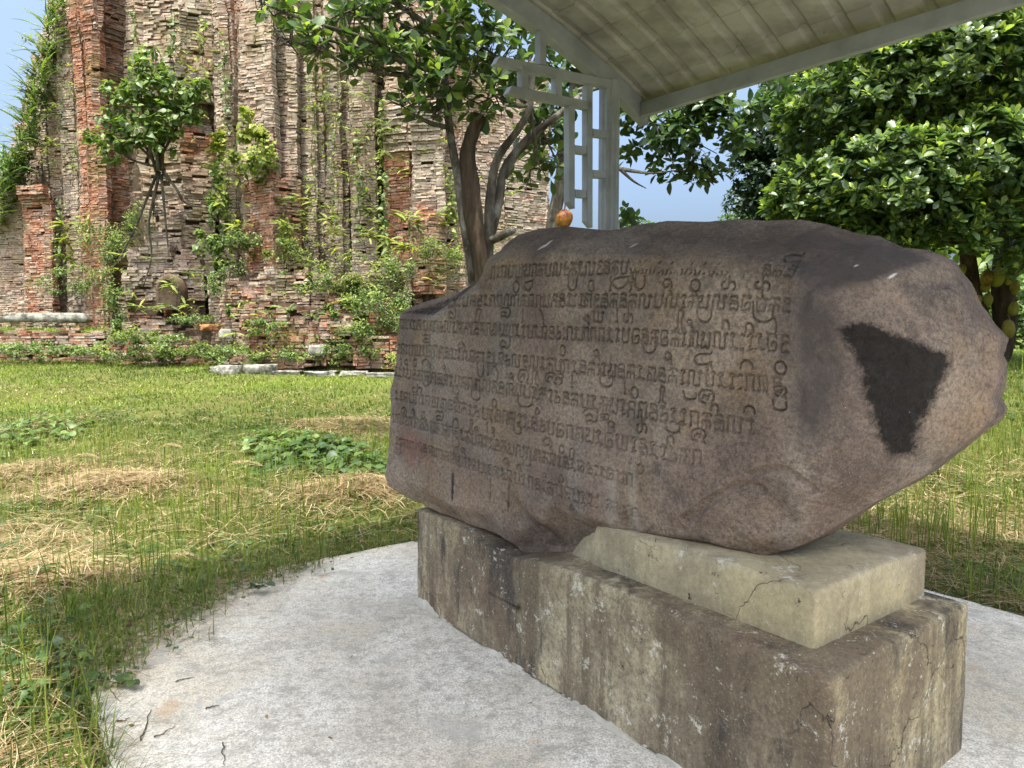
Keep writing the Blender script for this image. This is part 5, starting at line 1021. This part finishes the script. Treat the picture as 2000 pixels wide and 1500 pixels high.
for k, a_ in enumerate([(690,560,14.2,.75,.6,1500,.1,'big leafy shrub against the broken plinth'),(745,610,13.9,.5,.55,900,.1,'tall weedy shrub next to the inscribed boulder edge'),(640,590,14.1,.5,.45,600,.1,'dark leafy shrub on the plinth ledge'),(690,650,13.7,.5,.28,500,.1,'low green shrub over the plinth steps'),(780,560,14.3,.4,.6,800,.1,'shrub climbing the stump of the red shaft'),
    (240,600,15.4,.45,.9,800,.11,'tangled shrub down the flank of the buttress'),(265,660,14.6,.4,.3,500,.12,'low broad-leaved shrub at the buttress corner'),(340,665,14.5,.7,.2,500,.1,'ground creeper under the false niche'),(370,625,14.9,.45,.16,350,.1,'green mat growing on the buttress ledge'),(245,520,16,.5,.7,600,.1,'leafy growth on the sloping side of the buttress'),(275,430,15.8,.3,.6,420,.1,'thin leafy growth high on the buttress side'),
    (470,470,14.9,.4,.4,500,.1,'grassy shrub at the foot of the pale shaft'),(560,500,14.6,.5,.3,500,.1,'grassy shrub on the plinth below the red stump'),(440,560,14.6,.35,.5,500,.1,'shrub between buttress and plinth'),(530,640,13.9,.4,.25,350,.1,'leafy tuft on the middle plinth step'),(430,680,14.1,.5,.2,400,.1,'weedy tuft at the plinth foot'),(130,560,18,.8,.35,700,.1,'green scrub at the foot of the left wing'),(210,490,17.4,.5,.7,700,.1,'scrub between wing and buttress'),(850,500,14.6,.5,.5,700,.1,'shrub behind the pale tree trunk')]):
    shrub(*a_[:5], int(a_[5] * 1.5), a_[6] * .6, a_[7], 'leaf_shrub' if k % 3 else 'leaf_fern', 'small', (.15, .9) if k % 3 else (.1, .7), 20 + k)
def hanging(px, y0, y1, d_, n_, L_, label, seed, mat='leaf_fern', tl=(.2, .9), group=None):
    rg_ = np.random.default_rng(seed); ys = np.sort(rg_.uniform(y0, y1, n_)); x_ = px + np.cumsum(rg_.normal(0, 1.6, n_)) * .5; c_ = at(px, (y0 + y1) / 2, d_)
    P = np.array([at(a_, b_, d_) for a_, b_ in zip(x_, ys)]) + rg_.normal(0, .05, (n_, 3)); d = nrm(rg_.normal(0, 1, (n_, 3)) * [1, .5, .7] + [0, -.35, -.5])
    V, Fc, t = scatter('heart', P, d, np.tile([0, -.8, .7], (n_, 1)) + rg_.normal(0, .3, (n_, 3)), L_ * rg_.uniform(.5, 1.2, n_), rg_.uniform(*tl, n_)); o = thing('creeper', c_, label, 'creeper', group)
    obj('foliage', mesh('foliage', V - c_, Fc, M[mat], True, {'tint': t}), o); mb = MB(); k_ = list(range(0, n_, max(1, n_ // 8))); mb.tube(P[k_] + [0, .05, 0], .008, 5); obj('stem', mb.me('stem', M['twig'], True, c_), o)
for k, (px, y0, y1, d_, n_) in enumerate([(432,60,260,15.4,90),(440,300,520,15.0,110),(745,190,470,15.2,130),(752,330,500,14.9,90),(612,120,400,15.4,70),(660,200,470,15.2,80),(700,260,480,15.2,80),(635,60,300,15.4,60),(876,330,520,14.9,100),(118,390,540,18.3,90),(176,400,540,18.1,80),(150,150,330,18.7,80),(120,60,260,18.9,80),(262,20,200,16.5,70),(395,30,200,15.7,60),(340,20,110,15.8,50),(560,430,540,14.6,70)]):
    hanging(px, y0, y1, d_, n_, .1, 'thin leafy creeper hanging down the weathered brick face of the tower', 800 + k, 'leaf_fern' if k % 3 else 'leaf_shrub', group='thin creepers on the tower face')
for k in range(22):
    px = 225 + 26 * k + rg.normal(0, 8); py = 690 + rg.normal(0, 6); d_ = 13.9 + rg.normal(0, .15) if px > 420 else 14.7
    shrub(px, py, d_, rg.uniform(.2, .45), rg.uniform(.08, .2), 260, .06, 'low ragged weeds fringing the foot of the brick plinth', 'leaf_shrub' if k % 3 else 'leaf_fern', 'small', (.2, .9), 1000 + k, 'weed', 'foot_shrub', 'weeds along the plinth foot', .7)
for k in range(12):
    shrub(-5 + 20 * k + rg.normal(0, 5), 682 + rg.normal(0, 6), 15.05, rg.uniform(.2, .4), rg.uniform(.08, .18), 200, .06, 'low ragged weeds fringing the terrace wall', 'leaf_shrub', 'small', (.2, .9), 1050 + k, 'weed', 'foot_shrub', 'weeds along the terrace wall', .7)
# thin weeds and bamboo grass against the sky along the left wing
gE = 'wispy weeds along the broken left wing'
for k in range(40):
    f = k / 39; px = np.interp(f, [0, .3, .6, 1], [4, 34, 66, 128]) + rg.normal(0, 9); py = np.interp(px, [-10, 0, 20, 40, 60, 80, 100, 118, 135], [420, 402, 335, 292, 232, 152, 82, 20, -30])
    shrub(px + 6, py + rg.uniform(-6, 30), 19.2, rg.uniform(.2, .4), rg.uniform(.15, .4), 110, .11, 'wispy green weed clump on the crumbling edge of the left wing', 'leaf_shrub' if k % 2 else 'leaf_fern', 'small', (.1, .85), 400 + k, 'weed', 'wall_shrub', gE, .8)
    if k % 2 == 0: tuft(px - 6, py, 18.7, rg.uniform(.6, 1.0), 12, 'wispy grass plume on the crumbling edge of the left wing', 'weed', gE, 'leaf_shrub', 'frond', (.2, .8), .35, 450 + k, 0.0, 'wall_shrub', .9)
# ---------------------------------------------------------------- grass, straw, weeds
def blades(P, h_, lean, wid, tint, rg_, flat=False, seg=3):
    n_ = len(P); ph = rg_.random(n_) * 2 * math.pi; dx, dy = np.cos(ph), np.sin(ph); V = []
    side = np.stack([-dy, dx, 0 * dx], -1)
    for k in range(seg + 1):
        f = k / seg; out = lean * h_ * f ** 1.8; up_ = h_ * (f - .35 * np.clip(lean, 0, 1.5) * f * f) if not flat else .01 + .05 * h_ * np.sin(f * 3.1) * 1.0
        c_ = P + np.stack([dx * out, dy * out, up_], -1) if not flat else P + np.stack([dx * h_ * f + .15 * h_ * dy * f * f, dy * h_ * f - .15 * h_ * dx * f * f, up_], -1)
        w_ = wid * (1 - .92 * f ** 1.6) if not flat else wid * (1 - .5 * f)
        V += [c_ - side * w_[:, None] / 2, c_ + side * w_[:, None] / 2]
    V = np.stack(V, 1); k2 = 2 * (seg + 1); Fc = np.array([(2 * k, 2 * k + 1, 2 * k + 3, 2 * k + 2) for k in range(seg)])
    return V.reshape(-1, 3), (Fc[None] + (np.arange(n_) * k2)[:, None, None]).reshape(-1, 4), np.repeat(tint, k2)
def region(n_, y0, y1, rg_, keep=None, pw=1.0):
    y = y0 + (y1 - y0) * rg_.random(n_) ** pw; x = (rg_.random(n_) * 2 - 1) * (.86 * y + .4); ok = slabdist(x, y) > .0
    x, y = x[ok], y[ok]
    if keep is not None: k = keep(x, y); x, y = x[k], y[k]
    return np.stack([x, y, gz(x, y)], -1)
rg = np.random.default_rng(88)
def stuff(name, parts, mat, label):
    V, Fc, T_a, o = [], [], [], 0
    for v, f, t in parts: V.append(v); Fc.append(f + o); T_a.append(t); o += len(v)
    obj(name, mesh(name, np.concatenate(V), np.concatenate(Fc), M[mat], True, {'tint': np.concatenate(T_a)}), kind='stuff', label=label)
def hid(x, y): return x == x
parts = []
for (n_, y0, y1, h0, h1, w_, pw) in [(64000, 1.6, 5.6, .03, .12, .0045, .8), (82000, 5.2, 9.5, .03, .10, .008, .9), (95000, 9, 17, .03, .085, .016, .9), (14000, 16, 26, .05, .12, .03, 1)]:
    P = region(n_, y0, y1, rg, hid, pw); m_ = len(P); dens = fbm(P[:, 0] * .9, P[:, 1] * .9, 101, 4)
    P = P[rg.random(m_) < np.clip(.75 + dens * .9, .25, 1)]; m_ = len(P)
    t = np.clip(.45 + .55 * fbm(P[:, 0] * .6, P[:, 1] * .6, 102, 3) + rg.normal(0, .16, m_) + .12 * sstep(P[:, 1], 9, 11), 0, 1)
    parts.append(blades(P, rg.uniform(h0, h1, m_), rg.uniform(.1, 1.1, m_), w_ * rg.uniform(.6, 1.3, m_), t, rg))
stuff('grass', parts, 'grass_blade', 'short green grass of the lawn in front of the tower')
parts = []
def tallzone(x, y):
    d = slabdist(x, y); z_ = fbm(x * 1.1, y * 1.1, 111, 3); return ((z_ > -.12) & (y < 7.6) & (d > .06)) | ((z_ > .25) & (y < 9.5))
P = region(25000, 2.0, 9.5, rg, lambda x, y: tallzone(x, y) & hid(x, y), .9); m_ = len(P)
P = P[rg.random(m_) < .5 + .4 * (P[:, 0] > 1)]; m_ = len(P)
parts.append(blades(P, rg.uniform(.14, .42, m_) * (1 + .25 * (P[:, 0] > 1.5)), rg.uniform(.03, .35, m_), rg.uniform(.005, .010, m_), np.clip(rg.normal(.68, .2, m_), 0, 1), rg, seg=4))
n2 = 1000; fu = rg.uniform(SLAB[0] + 1.5, SLAB[1], n2); fv = SLAB[2] - rg.exponential(.06, n2) + .03; P = fu[:, None] * U + fv[:, None] * Vv; P[:, 2] = gz(P[:, 0], P[:, 1]); m_ = n2
parts.append(blades(P, rg.uniform(.06, .24, m_), rg.uniform(.2, 1.2, m_), rg.uniform(.003, .007, m_), np.clip(rg.normal(.5, .2, m_), 0, 1), rg, seg=4))
n2 = 1600; fv = rg.uniform(SLAB[2], SLAB[3], n2); fu = SLAB[1] + rg.exponential(.06, n2) - .02; P = fu[:, None] * U + fv[:, None] * Vv; P[:, 2] = gz(P[:, 0], P[:, 1]); m_ = n2
parts.append(blades(P, rg.uniform(.04, .16, m_), rg.uniform(.2, 1.2, m_), rg.uniform(.003, .006, m_), np.clip(rg.normal(.5, .2, m_), 0, 1), rg, seg=4))
stuff('tall_grass', parts, 'grass_blade', 'tall upright grass blades around the slab')
parts = []
def strawzone(x, y): return (fbm(x * .8, y * .8, 121, 4) > .02) | (rg.random(len(x)) < .25)
for (n_, y0, y1, L0, L1, w_) in [(26000, 1.6, 5.6, .08, .4, .0035), (22000, 5, 9.5, .1, .45, .0055), (5000, 9, 13, .1, .4, .007)]:
    P = region(n_, y0, y1, rg, lambda x, y: strawzone(x, y) & hid(x, y)); m_ = len(P); P[:, 2] += rg.uniform(.0, .07, m_)
    parts.append(blades(P, rg.uniform(L0, L1, m_), np.zeros(m_), w_ * rg.uniform(.6, 1.4, m_), np.clip(rg.normal(.5, .25, m_), 0, 1), rg, True))
stuff('dry_straw', parts, 'straw', 'cut dry straw lying in the grass')
# broad-leaved ground cover
P = region(26000, 1.8, 10, rg, lambda x, y: ((fbm(x * .7 + 9, y * .7, 131, 3) > -.05) & hid(x, y))); m_ = len(P); P[:, 2] += rg.uniform(.01, .06, m_)
ph = rg.random(m_) * 6.28; d = np.stack([np.cos(ph), np.sin(ph), rg.uniform(-.1, .6, m_)], -1)
stuff('ground_cover', [scatter('small', P, nrm(d), np.tile([0, 0, 1.0], (m_, 1)) + rg.normal(0, .25, (m_, 3)), rg.uniform(.02, .055, m_) * (1 + .06 * P[:, 1]), np.clip(rg.normal(.45, .22, m_), 0, 1))], 'weed_leaf', 'small broad-leaved weeds covering the ground')
# litter and runners that creep over the slab's far corner
n_ = 6400; f1, f2 = rg.random(n_), rg.random(n_); sel = f1 + f2 < 1; tri_ = [uvz(4.46, .28, 0), uvz(3.35, .26, 0), uvz(4.47, 1.75, 0)]
P = tri_[0] + f1[sel, None] ** 1.3 * (tri_[1] - tri_[0]) + f2[sel, None] ** 1.3 * (tri_[2] - tri_[0]); P = P + (np.abs(rg.normal(0, .10, (len(P), 1))) * (f1 + f2)[sel, None] ** 3 * (1 + 2.2 * np.clip(fbm(P[:, :1] * 3, P[:, 1:2] * 3, 141, 3), 0, 1))) * nrm(tri_[1] + tri_[2] - 2 * tri_[0]); m_ = len(P); P[:, 2] = rg.uniform(.004, .03, m_); w_ = rg.random(m_)
k1, k2 = w_ < .62, w_ >= .62
stuff('leaf_litter', [blades(P[k1], rg.uniform(.04, .22, k1.sum()), np.zeros(k1.sum()), rg.uniform(.002, .004, k1.sum()), np.clip(rg.normal(.5, .25, k1.sum()), 0, 1), rg, True)], 'straw', 'brown straw litter drifted over the slab corner')
Pg = P[rg.random(m_) < .5]; mg = len(Pg)
stuff('grass', [blades(Pg, rg.uniform(.04, .2, mg), rg.uniform(.1, .9, mg), rg.uniform(.003, .006, mg), np.clip(rg.normal(.5, .2, mg), 0, 1), rg)], 'grass_blade', 'grass growing over the slab corner')
m2 = k2.sum(); ph = rg.random(m2) * 6.28
stuff('ground_cover', [scatter('small', P[k2] + [0, 0, .01], nrm(np.stack([np.cos(ph), np.sin(ph), rg.uniform(-.1, .5, m2)], -1)), np.tile([0, 0, 1.0], (m2, 1)) + rg.normal(0, .3, (m2, 3)), rg.uniform(.02, .05, m2), np.clip(rg.normal(.55, .25, m2), 0, 1))], 'weed_leaf', 'small dark weeds spreading over the slab corner')
# raked heaps of dry straw
for k, (px, py, d_, r_, n_, lb) in enumerate([(215, 905, 6.6, .55, 1500, 'long raked heap of dry straw on the rough lawn'), (60, 880, 6.9, .5, 1100, 'flat heap of dry straw at the end of the raked row'), (690, 795, 9.2, .6, 1000, 'dry straw heap beyond the broad-leaved weeds'), (705, 915, 6.4, .4, 900, 'dry straw heap against the boulder edge'), (90, 1150, 4.3, .4, 900, 'loose straw heap near the slab corner')]):
    rg_ = np.random.default_rng(900 + k); p = at(px, py, d_); a_ = rg_.random(n_) * 6.28; q_ = r_ * rg_.random(n_) ** .6; x_, y_ = p[0] + 1.5 * np.cos(a_) * q_, p[1] + np.sin(a_) * q_ * .8; c_ = np.array([p[0], p[1], float(gz(p[0], p[1]))])
    P = np.stack([x_, y_, gz(x_, y_) + rg_.random(n_) * (.02 + .13 * (1 - (q_ / r_) ** 2))], -1); V, Fc, t = blades(P, rg_.uniform(.12, .4, n_), np.zeros(n_), rg_.uniform(.004, .008, n_), np.clip(rg_.normal(.5, .25, n_), 0, 1), rg_, True)
    obj('straw_heap', mesh('straw_heap', V - c_, Fc, M['straw'], True, {'tint': t}), None, lb, 'straw heap', None, None, c_)
# pale seed plumes nodding over the grass
gP = 'pale feathery seed plumes in the grass'
for k, (px, py, d_, L_, ang) in enumerate([(470,905,6.3,.28,.4),(355,1085,4.7,.2,-.3),(230,1105,4.5,.2,.3),(160,890,6.4,.2,.2),(505,960,5.6,.16,-.5),(115,1190,3.9,.18,.1),(330,870,6.5,.18,-.2)]):
    c_ = at(px, py, d_); rg_ = np.random.default_rng(600 + k); u_ = np.linspace(0, 1, 16); ca, sa = math.cos(ang), math.sin(ang)
    ax = np.stack([L_ * (u_ - .3) * ca, L_ * (u_ - .3) * sa * .4, .08 * L_ * 4 * u_ * (1 - u_) - .1 * u_ * u_ * L_], -1); n_ = 260; f = rg_.random(n_)
    P = np.stack([np.interp(f, u_, ax[:, j]) for j in range(3)], -1); d = nrm(np.array([ca, sa * .4, 0]) + rg_.normal(0, .45, (n_, 3)))
    V, Fc, t = scatter('small', P, d, rg_.normal(0, 1, (n_, 3)), rg_.uniform(.018, .035, n_) * (1 - .4 * f), rg_.uniform(.85, 1, n_), np.full(n_, .3))
    mb = MB(); z0_ = float(gz(c_[0], c_[1])) - c_[2]; mb.tube(spline([ax[-1], ax[0], ax[0] + [-.08 * ca, 0, -.1], [ax[0][0] - .1 * ca, 0, z0_]], 14), .0025, 5)
    t_ = thing('seed_plume', c_, 'pale feathery grass plume nodding over the lawn edge', 'grass plume', gP)
    obj('plume', mesh('plume', V, Fc, M['straw'], True, {'tint': t}), t_); obj('stalk', mb.me('stalk', M['straw'], True, None, {'tint': np.full(mb.n, .7)}), t_)
def clump(px, py, d_, r_, n_, L_, label, seed, mat='weed_leaf', tl=(.1, .7)):
    rg_ = np.random.default_rng(seed); p = at(px, py, d_); c_ = np.array([p[0], p[1], float(gz(p[0], p[1]))]); a_ = rg_.random(n_) * 6.28; q_ = r_ * rg_.random(n_) ** .5
    P = np.stack([c_[0] + np.cos(a_) * q_, c_[1] + np.sin(a_) * q_, 0 * a_], -1); P[:, 2] = gz(P[:, 0], P[:, 1]) + rg_.uniform(.03, .2, n_) * (1 - .6 * q_ / r_)
    d = nrm(np.stack([np.cos(a_ + rg_.normal(0, .8, n_)), np.sin(a_ + rg_.normal(0, .8, n_)), rg_.uniform(-.3, .5, n_)], -1))
    V, Fc, t = scatter('heart', P, d, np.tile([0, -.2, 1.0], (n_, 1)) + rg_.normal(0, .3, (n_, 3)), L_ * rg_.uniform(.5, 1.15, n_), rg_.uniform(*tl, n_))
    obj('weed_bush', mesh('weed_bush', V - c_, Fc, M[mat], True, {'tint': t}), None, label, 'weed', None, None, c_)
clump(600, 850, 7.6, .55, 320, .13, 'dark broad-leaved weed clump in the rough grass', 701)
clump(690, 900, 7.0, .4, 200, .11, 'low broad-leaved weeds beside the boulder edge', 702)
clump(545, 815, 8.2, .4, 160, .12, 'lighter leafy weed patch behind the dark clump', 703, tl=(.4, 1))
clump(70, 800, 8.6, .6, 220, .1, 'loose weed patch on the open lawn', 704, tl=(.4, 1))
clump(120, 1350, 3.4, .3, 130, .06, 'weed bush crowding the side of the slab', 705)
clump(95, 1440, 2.9, .28, 150, .05, 'small-leaved weeds at the lower slab side', 706, tl=(.3, .9))
clump(30, 1180, 4.2, .35, 120, .06, 'small weeds in straw near the slab corner', 707, tl=(.3, .9))
# ---------------------------------------------------------------- creeping vines and litter on the slab
def vine(pts, label, seed, r_=.004, leaves=16, L_=.07):
    rg_ = np.random.default_rng(seed); W_ = [onz(a_, b_, c_) for a_, b_, c_ in pts]; c_ = W_[0]; t_ = thing('creeping_vine', c_, label, 'vine'); P = spline(W_, 30); mb = MB(); mb.tube(P, np.linspace(r_, r_ * .4, 30), 6); 
    obj('stem', mb.me('stem', M['twig'], True, c_), t_)
    ix = np.sort(rg_.integers(1, 29, leaves)); pos = P[ix] + [0, 0, .004]; ph = rg_.random(leaves) * 6.28; d = np.stack([np.cos(ph), np.sin(ph), rg_.uniform(-.1, .35, leaves)], -1)
    leaf_objects(t_, 'oval', 'leaf_deep' if seed % 2 else 'weed_leaf', pos, nrm(d), np.tile([0, 0, 1.0], (leaves, 1)) + rg_.normal(0, .3, (leaves, 3)), L_ * rg_.uniform(.6, 1.2, leaves), rg_.uniform(.2, .8, leaves))
vine([(300,1180,.03),(370,1165,.03),(430,1140,.03),(490,1150,.03),(530,1135,.05)], 'trailing vine with dark leaves reaching furthest over the slab', 1, leaves=24)
vine([(130,1290,.02),(165,1275,.02),(230,1240,.02),(290,1225,.015)], 'wiry creeper stem with dried tips near the slab corner', 2, leaves=14)
vine([(250,1215,.03),(300,1200,.03),(360,1190,.02),(400,1178,.02)], 'half dried creeper with shrivelled leaves on the slab rim', 3, leaves=20, L_=.05)
vine([(140,1350,.02),(190,1330,.02),(240,1335,.02),(262,1330,.03)], 'short green runner with narrow leaves creeping onto the slab', 4, leaves=9)
vine([(330,1165,.02),(400,1135,.03),(460,1118,.03),(520,1105,.03)], 'dark leafy vine lying along the slab edge', 5, leaves=30)
vine([(120,1240,.03),(140,1280,.03),(150,1330,.02),(140,1380,.02)], 'leafy vine along the grassy side of the slab', 7, leaves=26)
gT = 'dry twigs lying on the slab'
for k, pts in enumerate([[(435,1450),(437,1475),(438,1495)], [(300,1440),(320,1432),(338,1418)], [(275,1445),(285,1420),(294,1385)], [(228,1406),(240,1408),(252,1402)], [(215,1345),(225,1360),(236,1370)], [(345,1330),(362,1325),(382,1322)], [(400,1385),(415,1380),(428,1378)]]):
    W_ = [onz(a_, b_, .006) for a_, b_ in pts]; mb = MB(); mb.tube(spline(W_, 12) + np.random.default_rng(k).normal(0, .003, (12, 3)) * [1, 1, .5], np.linspace(.0034, .0014, 12) * (.7 + .1 * (k % 4)), 6, True, .2, k); obj('dry_twig', mb.me('dry_twig', M['twig'], True, W_[0]), None, 'thin brown twig lying loose on the pale slab', 'twig', gT, None, W_[0])
gL = 'fallen leaf scraps on the slab'
for k, (px, py, L_, tn) in enumerate([(250,1415,.03,.3),(560,1060,.03,.5),(1040,1372,.02,.2),(690,1280,.018,.4),(520,1395,.022,.5),(640,1440,.02,.3)]):
    c_ = onz(px, py, .008); V, Fc = TPL['oval']; obj('dry_leaf', mesh('dry_leaf', V * L_, Fc, M['straw'], True, {'tint': np.full(len(V), tn)}), None, 'small curled dry leaf lying on the pale slab', 'leaf', gL, None, c_).rotation_euler = (.1, .2, k * 1.3)
